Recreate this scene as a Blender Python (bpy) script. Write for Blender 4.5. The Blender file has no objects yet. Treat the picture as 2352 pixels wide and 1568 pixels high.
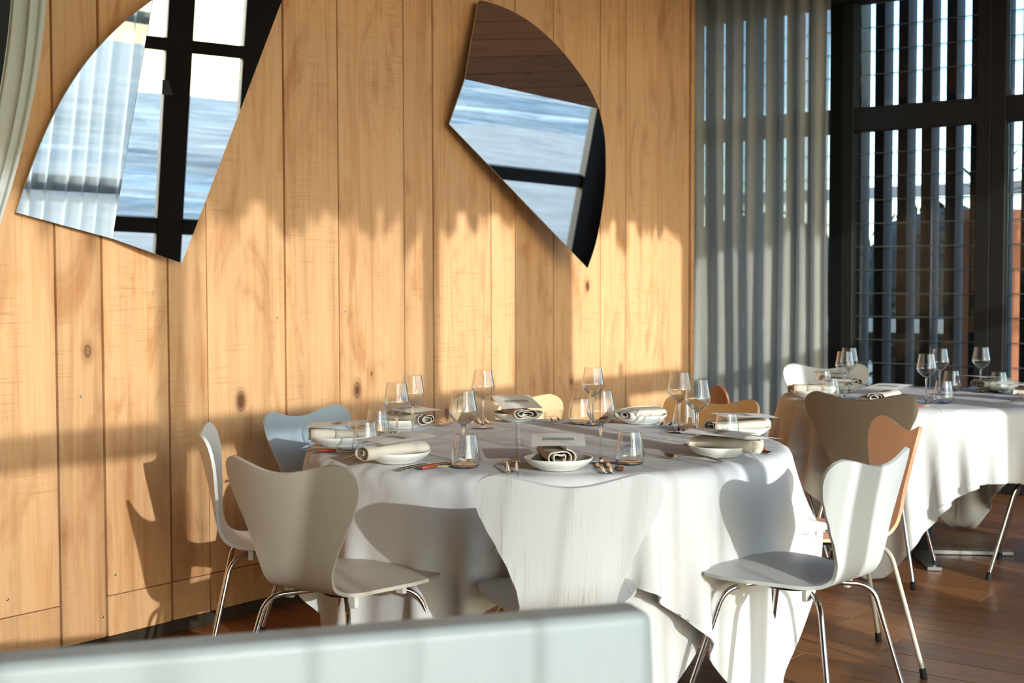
import bpy, math, random
import numpy as np
from mathutils import Vector, Matrix

random.seed(7)
SC = bpy.context.scene
COL = SC.collection

# ------------------------------------------------------------------ camera
PITCH = math.atan(144 / 3143.0)
ROLL = math.radians(0.15)
CAM_H = 1.30
fw = Vector((0, math.cos(PITCH), -math.sin(PITCH)))
r0 = Vector((1, 0, 0))
u0 = r0.cross(fw)
rt = math.cos(ROLL) * r0 - math.sin(ROLL) * u0
up = math.sin(ROLL) * r0 + math.cos(ROLL) * u0
cam_data = bpy.data.cameras.new('camera')
cam_data.sensor_width = 36.0
cam_data.lens = 36.0 * 3143 / 2352
cam_data.clip_start = 0.05
cam_data.clip_end = 2000
cam_data.dof.use_dof = True
cam_data.dof.focus_distance = 4.3
cam_data.dof.aperture_fstop = 4.5
cam = bpy.data.objects.new('camera', cam_data)
COL.objects.link(cam)
M = Matrix((rt, up, -fw)).transposed().to_4x4()
M.translation = Vector((0, 0, CAM_H))
cam.matrix_world = M
SC.camera = cam

# ------------------------------------------------------------------ world, sun, exposure
SUN_DIR = Vector((-0.47, 0.85, -0.235)).normalized()
world = bpy.data.worlds.new('sky')
SC.world = world
world.use_nodes = True
wn = world.node_tree
wn.nodes.clear()
w_out = wn.nodes.new('ShaderNodeOutputWorld')
w_bg = wn.nodes.new('ShaderNodeBackground')
w_sky = wn.nodes.new('ShaderNodeTexSky')
w_sky.sky_type = 'NISHITA'
w_sky.sun_disc = False
w_sky.sun_elevation = math.radians(13.6)
w_sky.sun_rotation = math.atan2(-SUN_DIR.x, -SUN_DIR.y)
w_sky.air_density = 1.0
w_sky.dust_density = 1.0
w_sky.ozone_density = 2.0
w_bg.inputs['Strength'].default_value = 0.85
w_tint = wn.nodes.new('ShaderNodeMix'); w_tint.data_type = 'RGBA'; w_tint.blend_type = 'MULTIPLY'
w_tint.inputs[0].default_value = 1.0; w_tint.inputs[7].default_value = (0.92, 1.0, 1.10, 1)
wn.links.new(w_sky.outputs[0], w_tint.inputs[6])
wn.links.new(w_tint.outputs[2], w_bg.inputs[0])
wn.links.new(w_bg.outputs[0], w_out.inputs[0])

sun_data = bpy.data.lights.new('sun', 'SUN')
sun_data.energy = 6.0
sun_data.color = (1.0, 0.98, 0.985)
sun_data.angle = math.radians(0.4)
sun = bpy.data.objects.new('sun', sun_data)
sun.rotation_euler = SUN_DIR.to_track_quat('-Z', 'Y').to_euler()
sun.location = (6, -10, 8)
COL.objects.link(sun)

cy = SC.cycles
cy.max_bounces = 6; cy.diffuse_bounces = 3; cy.glossy_bounces = 4; cy.transmission_bounces = 6
cy.transparent_max_bounces = 14; cy.caustics_reflective = False; cy.caustics_refractive = False
cy.use_adaptive_sampling = True; cy.adaptive_threshold = 0.12
SC.view_settings.view_transform = 'Standard'
SC.view_settings.look = 'None'
SC.view_settings.exposure = -0.26
SC.view_settings.gamma = 1.0
SC.view_settings.use_curve_mapping = False

# ------------------------------------------------------------------ helpers
def lin(c):
    out = []
    for v in c[:3]:
        v = v / 255.0
        out.append(v / 12.92 if v <= 0.04045 else ((v + 0.055) / 1.055) ** 2.4)
    return (*out, 1.0)

# room frame: local x runs along the timber wall, local -y runs into the room
P0 = Vector((-1.684, 4.441, 0.0))
TH = math.radians(38.1)
ROOM_ROT = math.pi / 2 - TH
UX = Vector((math.sin(TH), math.cos(TH), 0))
NX = Vector((math.cos(TH), -math.sin(TH), 0))
def W(u, n, z=0.0):
    return P0 + UX * u + NX * n + Vector((0, 0, z))

class MB:
    """collects faces for ONE mesh object"""
    def __init__(s):
        s.v = []; s.f = []; s.sm = []; s.mi = []
    def add(s, vs, fs, smooth=False, mi=0):
        b = len(s.v)
        s.v.extend([tuple(p) for p in vs])
        for f in fs:
            s.f.append(tuple(i + b for i in f)); s.sm.append(smooth); s.mi.append(mi)
        return s
    def box(s, x0, x1, y0, y1, z0, z1, bev=0.0, mi=0):
        if bev <= 0:
            vs = [(x0,y0,z0),(x1,y0,z0),(x1,y1,z0),(x0,y1,z0),(x0,y0,z1),(x1,y0,z1),(x1,y1,z1),(x0,y1,z1)]
            fs = [(0,3,2,1),(4,5,6,7),(0,1,5,4),(1,2,6,5),(2,3,7,6),(3,0,4,7)]
            return s.add(vs, fs, False, mi)
        b = bev; vs = []; idx = {}
        xs = (x0, x1); ys = (y0, y1); zs = (z0, z1)
        for i in (0,1):
            for j in (0,1):
                for k in (0,1):
                    sx = 1 if i == 0 else -1; sy = 1 if j == 0 else -1; sz = 1 if k == 0 else -1
                    for a in range(3):
                        p = [xs[i] + sx*b, ys[j] + sy*b, zs[k] + sz*b]
                        p[a] = (xs[i], ys[j], zs[k])[a]
                        idx[(i,j,k,a)] = len(vs); vs.append(tuple(p))
        fs = []
        c = [(0,0),(1,0),(1,1),(0,1)]
        for side in (0,1):
            fx = [idx[(side,j,k,0)] for j,k in c]; fy = [idx[(i,side,k,1)] for i,k in c]; fz = [idx[(i,j,side,2)] for i,j in c]
            fs += [fx if side else fx[::-1], fy[::-1] if side else fy, fz if side else fz[::-1]]
        for i in (0,1):
            for j in (0,1):
                fs.append([idx[(i,j,0,0)], idx[(i,j,0,1)], idx[(i,j,1,1)], idx[(i,j,1,0)]])
                fs.append([idx[(i,0,j,0)], idx[(i,0,j,2)], idx[(i,1,j,2)], idx[(i,1,j,0)]])
                fs.append([idx[(0,i,j,1)], idx[(0,i,j,2)], idx[(1,i,j,2)], idx[(1,i,j,1)]])
        for i in (0,1):
            for j in (0,1):
                for k in (0,1):
                    fs.append([idx[(i,j,k,a)] for a in range(3)])
        return s.add(vs, fs, False, mi)
    def lathe(s, prof, seg=32, cx=0, cy=0, cz=0, smooth=True, close=False):
        vs = []; fs = []; n = len(prof)
        for r, z in prof:
            for k in range(seg):
                a = 2*math.pi*k/seg
                vs.append((cx + r*math.cos(a), cy + r*math.sin(a), cz + z))
        for i in range(n-1):
            for k in range(seg):
                k2 = (k+1) % seg
                fs.append((i*seg+k, i*seg+k2, (i+1)*seg+k2, (i+1)*seg+k))
        return s.add(vs, fs, smooth)
    def tube(s, pts, rad, seg=10, cap=True):
        pts = [Vector(p) for p in pts]; n = len(pts)
        rads = rad if isinstance(rad, (list, tuple)) else [rad]*n
        vs = []; fs = []
        t0 = (pts[1]-pts[0]).normalized()
        ref = Vector((0,0,1)) if abs(t0.z) < .9 else Vector((1,0,0))
        nv = t0.cross(ref).normalized()
        for i, p in enumerate(pts):
            if i == 0: t = t0
            elif i == n-1: t = (pts[i]-pts[i-1]).normalized()
            else: t = ((pts[i+1]-pts[i]).normalized() + (pts[i]-pts[i-1]).normalized()).normalized()
            nv = (nv - t*nv.dot(t)).normalized(); bv = t.cross(nv)
            for k in range(seg):
                a = 2*math.pi*k/seg
                vs.append(p + (nv*math.cos(a) + bv*math.sin(a))*rads[i])
        for i in range(n-1):
            for k in range(seg):
                k2 = (k+1) % seg
                fs.append((i*seg+k, i*seg+k2, (i+1)*seg+k2, (i+1)*seg+k))
        s.add(vs, fs, True)
        if cap:
            s.add([vs[k] for k in range(seg)], [tuple(range(seg))[::-1]])
            s.add([vs[(n-1)*seg+k] for k in range(seg)], [tuple(range(seg))])
        return s
    def ribbon(s, secs, th=0.002):
        """flat strip along y: secs = (y, halfwidth, z[, xcentre])"""
        vs = []; fs = []
        for q in secs:
            y, h, z = q[:3]; xc = q[3] if len(q) > 3 else 0.0
            vs += [(xc-h, y, z), (xc, y, z-th*.35), (xc+h, y, z), (xc+h*.9, y, z+th*.5), (xc, y, z+th), (xc-h*.9, y, z+th*.5)]
        n = len(secs)
        for i in range(n-1):
            for k in range(6):
                k2 = (k+1) % 6
                fs.append((i*6+k, i*6+k2, (i+1)*6+k2, (i+1)*6+k))
        fs.append(tuple(range(6))[::-1]); fs.append(tuple((n-1)*6+k for k in range(6)))
        return s.add(vs, fs, True)
    def build(s, name, mat=None, parent=None, loc=None, rot=None):
        me = bpy.data.meshes.new(name)
        me.from_pydata(s.v, [], s.f)
        me.polygons.foreach_set('use_smooth', s.sm)
        if isinstance(mat, (list, tuple)):
            for m in mat: me.materials.append(m)
            me.polygons.foreach_set('material_index', s.mi)
        elif mat: me.materials.append(mat)
        me.update()
        o = bpy.data.objects.new(name, me)
        COL.objects.link(o)
        if parent: o.parent = parent
        if loc is not None: o.location = loc
        if rot is not None: o.rotation_euler = rot
        return o

def fix_normals(o):
    import bmesh
    bm = bmesh.new(); bm.from_mesh(o.data)
    bmesh.ops.recalc_face_normals(bm, faces=bm.faces[:])
    bm.to_mesh(o.data); bm.free()
    return o

def tag(o, label=None, cat=None, group=None, kind=None):
    if label: o['label'] = label
    if cat: o['category'] = cat
    if group: o['group'] = group
    if kind: o['kind'] = kind
    return o
def empty(name, loc=(0,0,0), rz=0.0):
    o = bpy.data.objects.new(name, None)
    o.empty_display_size = 0.1
    o.location = loc; o.rotation_euler = (0,0,rz)
    COL.objects.link(o)
    return o
def copy_tree(o, parent=None):
    c = o.copy(); COL.objects.link(c)
    if parent: c.parent = parent
    for ch in list(o.children):
        copy_tree(ch, c)
    return c
def room_obj(o):
    o.location = P0; o.rotation_euler = (0,0,ROOM_ROT)
    return o

# ------------------------------------------------------------------ materials
def new_mat(name):
    m = bpy.data.materials.new(name); m.use_nodes = True
    nt = m.node_tree
    bsdf = nt.nodes['Principled BSDF']
    return m, nt, bsdf
def N(nt, t, **kw):
    n = nt.nodes.new(t)
    for k, v in kw.items():
        if k in n.inputs: n.inputs[k].default_value = v
        else: setattr(n, k, v)
    return n
def ramp(nt, fac, stops, interp='LINEAR'):
    r = nt.nodes.new('ShaderNodeValToRGB')
    r.color_ramp.interpolation = interp
    while len(r.color_ramp.elements) < len(stops): r.color_ramp.elements.new(0.5)
    for e, (p, c) in zip(r.color_ramp.elements, stops):
        e.position = p; e.color = c if len(c) == 4 else (*c, 1)
    nt.links.new(fac, r.inputs[0])
    return r.outputs[0]
def mix(nt, fac, a, b, mode='MIX'):
    m = nt.nodes.new('ShaderNodeMix'); m.data_type = 'RGBA'; m.blend_type = mode
    for sock, val in ((m.inputs[0], fac), (m.inputs[6], a), (m.inputs[7], b)):
        if hasattr(val, 'is_linked'): nt.links.new(val, sock)
        else: sock.default_value = val
    return m.outputs[2]
def math_n(nt, op, a, b=None, c=None):
    m = nt.nodes.new('ShaderNodeMath'); m.operation = op
    for i, val in enumerate((a, b, c)):
        if val is None: continue
        if hasattr(val, 'is_linked'): nt.links.new(val, m.inputs[i])
        else: m.inputs[i].default_value = val
    return m.outputs[0]
def coords(nt, scale=(1,1,1), rand=0.0, kind='Object'):
    tc = nt.nodes.new('ShaderNodeTexCoord')
    out = tc.outputs[kind]
    if rand:
        oi = nt.nodes.new('ShaderNodeObjectInfo')
        comb = nt.nodes.new('ShaderNodeCombineXYZ')
        for i, k in enumerate((1.0, 2.3, 3.7)):
            nt.links.new(math_n(nt, 'MULTIPLY', oi.outputs['Random'], rand*k), comb.inputs[i])
        va = nt.nodes.new('ShaderNodeVectorMath'); va.operation = 'ADD'
        nt.links.new(out, va.inputs[0]); nt.links.new(comb.outputs[0], va.inputs[1])
        out = va.outputs[0]
    mp = nt.nodes.new('ShaderNodeMapping'); mp.inputs['Scale'].default_value = scale
    nt.links.new(out, mp.inputs['Vector'])
    return mp.outputs[0]
def noise(nt, vec, scale=5, detail=4, rough=0.55, dist=0.0):
    n = nt.nodes.new('ShaderNodeTexNoise')
    n.inputs['Scale'].default_value = scale; n.inputs['Detail'].default_value = detail
    n.inputs['Roughness'].default_value = rough; n.inputs['Distortion'].default_value = dist
    nt.links.new(vec, n.inputs['Vector'])
    return n.outputs['Fac']
def bump(nt, bsdf, h, strength=0.2, dist=0.002):
    b = nt.nodes.new('ShaderNodeBump')
    b.inputs['Strength'].default_value = strength; b.inputs['Distance'].default_value = dist
    nt.links.new(h, b.inputs['Height']); nt.links.new(b.outputs[0], bsdf.inputs['Normal'])
def plain(name, rgb, rough=0.5, metal=0.0, bumpy=0.0, bscale=200, var=0.0):
    m, nt, b = new_mat(name)
    c = lin(rgb)
    b.inputs['Base Color'].default_value = c
    b.inputs['Roughness'].default_value = rough; b.inputs['Metallic'].default_value = metal
    if bumpy or var:
        f = noise(nt, coords(nt), bscale, 3)
        if bumpy: bump(nt, b, f, bumpy, 0.001)
        if var:
            col = mix(nt, f, (*[x*(1-var) for x in c[:3]], 1), (*[min(1, x*(1+var)) for x in c[:3]], 1))
            nt.links.new(col, b.inputs['Base Color'])
    return m

def timber(name, light, mid, dark, axis='z', rand=13.0, knot=0.85, rough=0.55, tone=0.22, saw=True):
    """rough sawn softwood boards: grain along the axis, knots, heartwood flames"""
    m, nt, b = new_mat(name)
    def sc(l, a):  # along, across
        return (a, a, l) if axis == 'z' else ((l, a, a) if axis == 'x' else (a, l, a))
    warp = noise(nt, coords(nt, sc(1.1, 3.0), rand), 1.0, 2)
    g1 = noise(nt, coords(nt, sc(.8, 22), rand), 1.0, 6, .6, .9)
    g2 = noise(nt, coords(nt, sc(2.0, 130), rand), 1.0, 3, .6, .3)
    base = ramp(nt, g1, [(.28, lin(mid)), (.5, lin(light)), (.74, lin(mid))])
    base = mix(nt, math_n(nt, 'MULTIPLY', g2, .35), base, lin(mid))
    flame = noise(nt, coords(nt, sc(.9, 4.5), rand*1.7), 1.0, 5, .62, 1.2)
    fl = ramp(nt, flame, [(.53, (0,0,0,1)), (.7, (1,1,1,1))])
    base = mix(nt, math_n(nt, 'MULTIPLY', fl, .34), base, lin(dark))
    blot = ramp(nt, noise(nt, coords(nt, sc(1.5, 4.0), rand*2.3), 1.0, 4, .6, 1.4), [(.54, (0,0,0,1)), (.68, (1,1,1,1))])
    base = mix(nt, math_n(nt, 'MULTIPLY', blot, .42), base, lin(dark))
    # knots
    v = nt.nodes.new('ShaderNodeTexVoronoi'); v.feature = 'F1'
    v.inputs['Scale'].default_value = 1.0; v.inputs['Randomness'].default_value = 1.0
    kv = coords(nt, (6.0, 0, 3.6) if axis == 'z' else ((3.6, 6.0, 0) if axis == 'x' else (6.0, 3.6, 0)), rand)
    nt.links.new(kv, v.inputs['Vector'])
    sep = nt.nodes.new('ShaderNodeSeparateColor'); nt.links.new(v.outputs['Color'], sep.inputs[0])
    size = math_n(nt, 'MULTIPLY', math_n(nt, 'POWER', sep.outputs[0], 5.0), 0.22)
    size = math_n(nt, 'ADD', size, 0.05)
    rel = math_n(nt, 'DIVIDE', math_n(nt, 'ADD', v.outputs['Distance'], math_n(nt, 'MULTIPLY', math_n(nt, 'SUBTRACT', warp, .5), .05)), size)
    kmask = ramp(nt, rel, [(.35, (1,1,1,1)), (.5, (.55,.55,.55,1)), (.56, (.95,.95,.95,1)), (.62, (.28,.28,.28,1)), (1.0, (0,0,0,1))])
    pres = math_n(nt, 'GREATER_THAN', sep.outputs[1], 1 - knot)
    halo = math_n(nt, 'MULTIPLY', ramp(nt, v.outputs['Distance'], [(.03, (1,1,1,1)), (.12, (.45,.45,.45,1)), (.27, (0,0,0,1))]), pres)
    base = mix(nt, math_n(nt, 'MULTIPLY', halo, math_n(nt, 'MULTIPLY', warp, .9)), base, lin(dark))
    base = mix(nt, math_n(nt, 'MULTIPLY', math_n(nt, 'MULTIPLY', kmask, pres), .9), base, (*[x*.22 for x in lin(dark)[:3]], 1))
    if saw:
        sv = noise(nt, coords(nt, sc(150, 6), rand), 1.0, 2)
        patch = noise(nt, coords(nt, sc(1.6, 3), rand*.6), 1.0, 2)
        s_m = math_n(nt, 'MULTIPLY', ramp(nt, sv, [(.56, (0,0,0,1)), (.72, (1,1,1,1))]), ramp(nt, patch, [(.48, (0,0,0,1)), (.62, (1,1,1,1))]))
        base = mix(nt, math_n(nt, 'MULTIPLY', s_m, .35), base, lin(dark))
    oi = nt.nodes.new('ShaderNodeObjectInfo')
    hsv = nt.nodes.new('ShaderNodeHueSaturation')
    nt.links.new(base, hsv.inputs['Color'])
    nt.links.new(math_n(nt, 'ADD', math_n(nt, 'MULTIPLY', oi.outputs['Random'], tone), 1 - tone*.55), hsv.inputs['Value'])
    nt.links.new(hsv.outputs[0], b.inputs['Base Color'])
    b.inputs['Roughness'].default_value = rough
    bump(nt, b, g2, .25, .0015)
    return m

def painted_ply(name, rgb, grain=0.0, grain_rgb=(190,170,140), rough=0.42, gr=.5):
    m, nt, b = new_mat(name)
    g = noise(nt, coords(nt, (150, 8, 5), 5.0), 1.0, 4, .65, .5)
    c = lin(rgb)
    if grain:
        mk = ramp(nt, g, [(.56, (0,0,0,1)), (.66, (1,1,1,1))])
        mod = noise(nt, coords(nt, (9, 3, 1.2), 5.0), 1.0, 2)
        mk = math_n(nt, 'MULTIPLY', mk, ramp(nt, mod, [(.35, (0,0,0,1)), (.6, (1,1,1,1))]))
        nt.links.new(mix(nt, math_n(nt, 'MULTIPLY', mk, grain), c, lin(grain_rgb)), b.inputs['Base Color'])
    else:
        nt.links.new(mix(nt, g, (*[x*.94 for x in c[:3]], 1), (*[min(1, x*1.05) for x in c[:3]], 1)), b.inputs['Base Color'])
    b.inputs['Roughness'].default_value = rough
    bump(nt, b, g, gr*.5, .0008)
    return m

def fabric(name, rgb, transp=0.0, transl=0.0, rough=0.9, weave=900, wb=.15):
    m, nt, b = new_mat(name)
    out = nt.nodes['Material Output']
    c = lin(rgb)
    f = noise(nt, coords(nt), weave, 2)
    nt.links.new(mix(nt, f, (*[x*.9 for x in c[:3]], 1), (*[min(1, x*1.07) for x in c[:3]], 1)), b.inputs['Base Color'])
    b.inputs['Roughness'].default_value = rough
    b.inputs['Specular IOR Level'].default_value = .2
    bump(nt, b, f, wb, .0006)
    sh = b.outputs[0]
    if transl:
        t = nt.nodes.new('ShaderNodeBsdfTranslucent'); t.inputs[0].default_value = c
        mx = nt.nodes.new('ShaderNodeMixShader'); mx.inputs[0].default_value = transl
        nt.links.new(sh, mx.inputs[1]); nt.links.new(t.outputs[0], mx.inputs[2]); sh = mx.outputs[0]
    if transp:
        t = nt.nodes.new('ShaderNodeBsdfTransparent')
        lw = nt.nodes.new('ShaderNodeLayerWeight'); lw.inputs[0].default_value = .35
        fac = math_n(nt, 'MULTIPLY', math_n(nt, 'SUBTRACT', 1.0, lw.outputs['Facing']), transp)
        mx = nt.nodes.new('ShaderNodeMixShader')
        nt.links.new(fac, mx.inputs[0]); nt.links.new(sh, mx.inputs[1]); nt.links.new(t.outputs[0], mx.inputs[2]); sh = mx.outputs[0]
    nt.links.new(sh, out.inputs[0])
    return m

def thin_glass(name, tint=(1,1,1), ior=1.45, rough=0.0, boost=1.0):
    m, nt, b = new_mat(name)
    nt.nodes.remove(b)
    out = nt.nodes['Material Output']
    t = nt.nodes.new('ShaderNodeBsdfTransparent'); t.inputs[0].default_value = (*tint, 1)
    g = nt.nodes.new('ShaderNodeBsdfGlossy'); g.inputs['Roughness'].default_value = rough
    lw = nt.nodes.new('ShaderNodeLayerWeight'); lw.inputs[0].default_value = .5
    r0_ = ((ior-1)/(ior+1))**2
    sch = math_n(nt, 'ADD', math_n(nt, 'MULTIPLY', math_n(nt, 'POWER', lw.outputs['Facing'], 3.0), 1-r0_), r0_)
    mx = nt.nodes.new('ShaderNodeMixShader')
    nt.links.new(math_n(nt, 'MULTIPLY', sch, boost), mx.inputs[0])
    nt.links.new(t.outputs[0], mx.inputs[1]); nt.links.new(g.outputs[0], mx.inputs[2])
    nt.links.new(mx.outputs[0], out.inputs[0])
    return m
def solid_glass(name):
    m, nt, b = new_mat(name)
    b.inputs['Base Color'].default_value = (1,1,1,1)
    b.inputs['Roughness'].default_value = 0.0
    b.inputs['Transmission Weight'].default_value = 1.0
    b.inputs['IOR'].default_value = 1.5
    return m

MT = {}
MT['wall'] = timber('honey timber wall boards', (227,183,136), (208,151,96), (166,92,38), 'z', knot=.42, tone=.16)
MT['floor'] = timber('dark floor boards', (160,106,62), (126,80,46), (58,36,23), 'y', knot=.45, rough=.36, tone=.3, saw=True)
MT['ceil'] = timber('ceiling boards', (176,128,84), (150,104,66), (104,64,36), 'x', knot=.5, rough=.6, tone=.3)
MT['dark'] = plain('dark backing', (24,14,8), .9)
MT['skirt'] = plain('dark skirting paint', (52,44,30), .6, bumpy=.1, bscale=60)
MT['frame'] = plain('black window frame paint', (24,23,21), .65, bumpy=.05, bscale=90)
MT['fin'] = plain('grey fin timber', (112,112,112), .7, bumpy=.25, bscale=80, var=.2)
MT['fin_front_shade'] = plain('black shade on fin face', (16,16,16), .8, bumpy=.2, bscale=80)  # room-side faces painted black to stand for their shade
MT['white_trim'] = plain('white painted timber outside', (226,222,214), .6, bumpy=.05, bscale=40)
MT['plaster'] = plain('dim grey plaster', (112,104,94), .9, bumpy=.1, bscale=60)
MT['mirror'] = plain('mirror silver', (238,242,242), .0, 1.0)
MT['mirror_edge'] = plain('ground mirror edge', (196,206,204), .25, .0, bumpy=.02)
MT['mount'] = plain('black mirror mount', (24,22,20), .7)
MT['chrome'] = plain('chromed steel tube', (214,210,204), .12, 1.0)
MT['steel'] = plain('polished cutlery steel', (206,200,192), .16, 1.0)
MT['brushed'] = plain('brushed steel base', (160,160,160), .34, 1.0, bumpy=.05, bscale=300)
MT['rubber'] = plain('black rubber', (22,21,20), .75)
MT['clip'] = plain('pale plastic clip', (214,212,204), .5)
MT['beige_metal'] = plain('beige painted tube', (178,170,154), .4)
MT['cloth'] = fabric('white table linen', (224,224,224), 0, .12, .85, 1400, .1)
def add_creases(m):
    nt = m.node_tree; b = nt.nodes['Principled BSDF']
    old = [l.from_node for l in nt.links if l.to_socket == b.inputs['Normal']][0]
    tc = nt.nodes.new('ShaderNodeTexCoord'); sp_ = nt.nodes.new('ShaderNodeSeparateXYZ'); nt.links.new(tc.outputs['Object'], sp_.inputs[0])
    h = None
    for ax, per in ((0, .37), (1, .37)):
        d = math_n(nt, 'PINGPONG', math_n(nt, 'ADD', sp_.outputs[ax], .1 + .07*ax), per)
        r_ = ramp(nt, math_n(nt, 'MULTIPLY', d, 40.0), [(.0, (1,1,1,1)), (.35, (0,0,0,1))])
        h = r_ if h is None else math_n(nt, 'MAXIMUM', h, r_)
    wr = noise(nt, coords(nt, (3,3,3)), 2.2, 4, .5, .6)
    h = math_n(nt, 'ADD', math_n(nt, 'MULTIPLY', h, .35), math_n(nt, 'MULTIPLY', wr, 2.2))
    bp = nt.nodes.new('ShaderNodeBump'); bp.inputs['Strength'].default_value = .55; bp.inputs['Distance'].default_value = .006
    nt.links.new(h, bp.inputs['Height']); nt.links.new(bp.outputs[0], old.inputs['Normal'])
add_creases(MT['cloth'])
MT['napkin'] = fabric('oatmeal linen napkin', (214,204,188), 0, .08, .95, 1100, .5)
MT['sheer'] = fabric('white sheer curtain', (232,236,234), .62, .55, .9, 700, .1)
MT['drape'] = fabric('pale drape', (196,204,202), 0, .22, .9, 700, .1)
MT['tie'] = fabric('pale blue grey curtain', (222,232,230), 0, .3, .9, 900, .2)
MT['grey_sheer'] = fabric('grey sheer curtain', (214,214,206), .25, .3, .9, 600, .1)
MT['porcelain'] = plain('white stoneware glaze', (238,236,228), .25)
MT['glaze'] = plain('warm grey plate inside', (158,147,130), .3)
MT['glass'] = thin_glass('drinking glass', (.955,.97,.97), 1.55, 0, 2.1)
MT['stem'] = solid_glass('glass stem')
MT['pane'] = thin_glass('window pane', (.93,.96,.96), 1.45)
MT['louvre'] = thin_glass('louvre pane', (.86,.9,.91), 1.35, 0, .7)
MT['glass_edge'] = plain('frosted louvre edge', (84,92,92), .35)
MT['dashes'] = plain('dark ink', (30,28,26), .6)
MT['card'] = plain('ivory menu card', (240,238,232), .7)
MT['redwood'] = plain('red stained wood handle', (150,66,38), .4, var=.3, bscale=60)
MT['horn'] = plain('pale horn blade', (228,206,156), .3)
MT['leather'] = plain('white leatherette', (168,175,174), .45, bumpy=.06, bscale=350)
MT['black_steel'] = plain('black steel leg', (24,23,22), .5)
MT['panel'] = plain('charcoal felt', (52,52,52), .95, bumpy=.6, bscale=500, var=.35)
MT['terracotta'] = plain('terracotta', (206,128,88), .8, bumpy=.1, bscale=30, var=.12)
MT['palm'] = plain('palm leaf green', (96,116,58), .5, var=.3, bscale=8)
MT['hedge'] = plain('dark hedge leaf', (28,36,24), .6, var=.4, bscale=10)
MT['thatch'] = plain('dry reed fringe', (120,100,70), .9, var=.2)
MT['screw'] = plain('galvanised screw', (170,172,176), .35, 1.0)

# printed picture on the menu cards
def print_mat():
    m, nt, b = new_mat('printed beach picture')
    tc = nt.nodes.new('ShaderNodeTexCoord'); sep = nt.nodes.new('ShaderNodeSeparateXYZ')
    nt.links.new(tc.outputs['Generated'], sep.inputs[0])
    n1 = noise(nt, coords(nt, (30, 60, 1)), 1.0, 3)
    y = math_n(nt, 'ADD', sep.outputs[1], math_n(nt, 'MULTIPLY', math_n(nt, 'SUBTRACT', n1, .5), .25))
    c = ramp(nt, y, [(.0, lin((206,206,190))), (.25, lin((176,182,168))), (.4, lin((92,94,78))), (.52, lin((150,162,160))), (.7, lin((196,206,206))), (1, lin((206,214,214)))])
    nt.links.new(c, b.inputs['Base Color']); b.inputs['Roughness'].default_value = .6
    return m
MT['print'] = print_mat()

def water_mat():
    m, nt, b = new_mat('sea water')
    v = coords(nt, (.09, .5, 1))
    f = noise(nt, v, 1.0, 5, .6, .6)
    fine = noise(nt, coords(nt, (.5, 2.2, 1)), 1.0, 4)
    c = ramp(nt, f, [(.3, lin((146,144,132))), (.5, lin((184,180,166))), (.6, lin((210,206,192))), (.68, lin((240,240,236)))])
    tc = nt.nodes.new('ShaderNodeTexCoord'); sp_ = nt.nodes.new('ShaderNodeSeparateXYZ'); nt.links.new(tc.outputs['Object'], sp_.inputs[0])
    edge = math_n(nt, 'ADD', math_n(nt, 'MULTIPLY', sp_.outputs[1], -1.0), math_n(nt, 'MULTIPLY', math_n(nt, 'SUBTRACT', noise(nt, coords(nt, (.25, .25, 1)), 1.0, 4), .5), 5.0))
    foam = math_n(nt, 'MULTIPLY', ramp(nt, math_n(nt, 'DIVIDE', math_n(nt, 'SUBTRACT', edge, 24.0), 14.0), [(.1, (1,1,1,1)), (.22, (.15,.15,.15,1)), (.3, (.0,.0,.0,1)), (.36, (.9,.9,.9,1)), (.46, (0,0,0,1))]), ramp(nt, fine, [(.35, (0,0,0,1)), (.6, (1,1,1,1))]))
    c = mix(nt, foam, c, lin((244,244,242)))
    nt.links.new(c, b.inputs['Base Color'])
    b.inputs['Roughness'].default_value = .6
    b.inputs['Specular IOR Level'].default_value = .25
    bump(nt, b, fine, 1.0, .5)
    return m
MT['sea'] = water_mat()
MT['sand'] = plain('pale beach sand', (168,162,150), .95, bumpy=1.0, bscale=1.3, var=.5)
MT['paving'] = plain('terrace paving', (150,140,126), .85, var=.15, bscale=6)

# ------------------------------------------------------------------ the setting
CEIL = 3.35
U_WIN = 5.84          # glazed end wall
N_SEA = 5.80          # glazed sea wall
U_END = -4.6

# floor: boards run across the room (along local y)
fl = MB(); fl.box(U_END, U_WIN+.1, -N_SEA-.1, .95, -.06, -.021)
floor = room_obj(fl.build('floor', MT['dark'])); tag(floor, 'dark floor structure under the boards', None, None, 'structure')
bw = .185
x = U_END; k = 0
rng = random.Random(3)
while x < U_WIN + .1:
    w = bw
    cuts = [-.95, N_SEA+.1]
    if x > -.5:
        cuts = sorted([-.95, rng.uniform(.6, 2.4), rng.uniform(3.0, 4.6), N_SEA+.1])
    for a, b_ in zip(cuts[:-1], cuts[1:]):
        mb = MB(); mb.box(-w/2+.0018, w/2-.0018, -(b_-a)/2+.0012, (b_-a)/2-.0012, -.022, 0, .0018)
        mb.build('floorboard', MT['floor'], floor, (x+w/2, -(a+b_)/2, 0))
    x += w

# ceiling boards run along the wall
ce = MB(); ce.box(U_END, U_WIN+.1, -N_SEA-.9, .95, CEIL+.022, CEIL+.12)
ceiling = room_obj(ce.build('ceiling', MT['dark'])); tag(ceiling, 'timber boarded ceiling', None, None, 'structure')
y = .95; 
cbm = MB(); cbm.box(U_END, U_WIN, -.098, .098, 0, .022, .003)
cb0 = None
while y > -N_SEA-.7:
    if cb0 is None:
        cb0 = cbm.build('ceiling_board', MT['ceil'], ceiling, (0, y-.1, CEIL)); 
    else:
        c = cb0.copy(); COL.objects.link(c); c.parent = ceiling; c.location = (0, y-.1, CEIL)
    y -= .2

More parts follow.
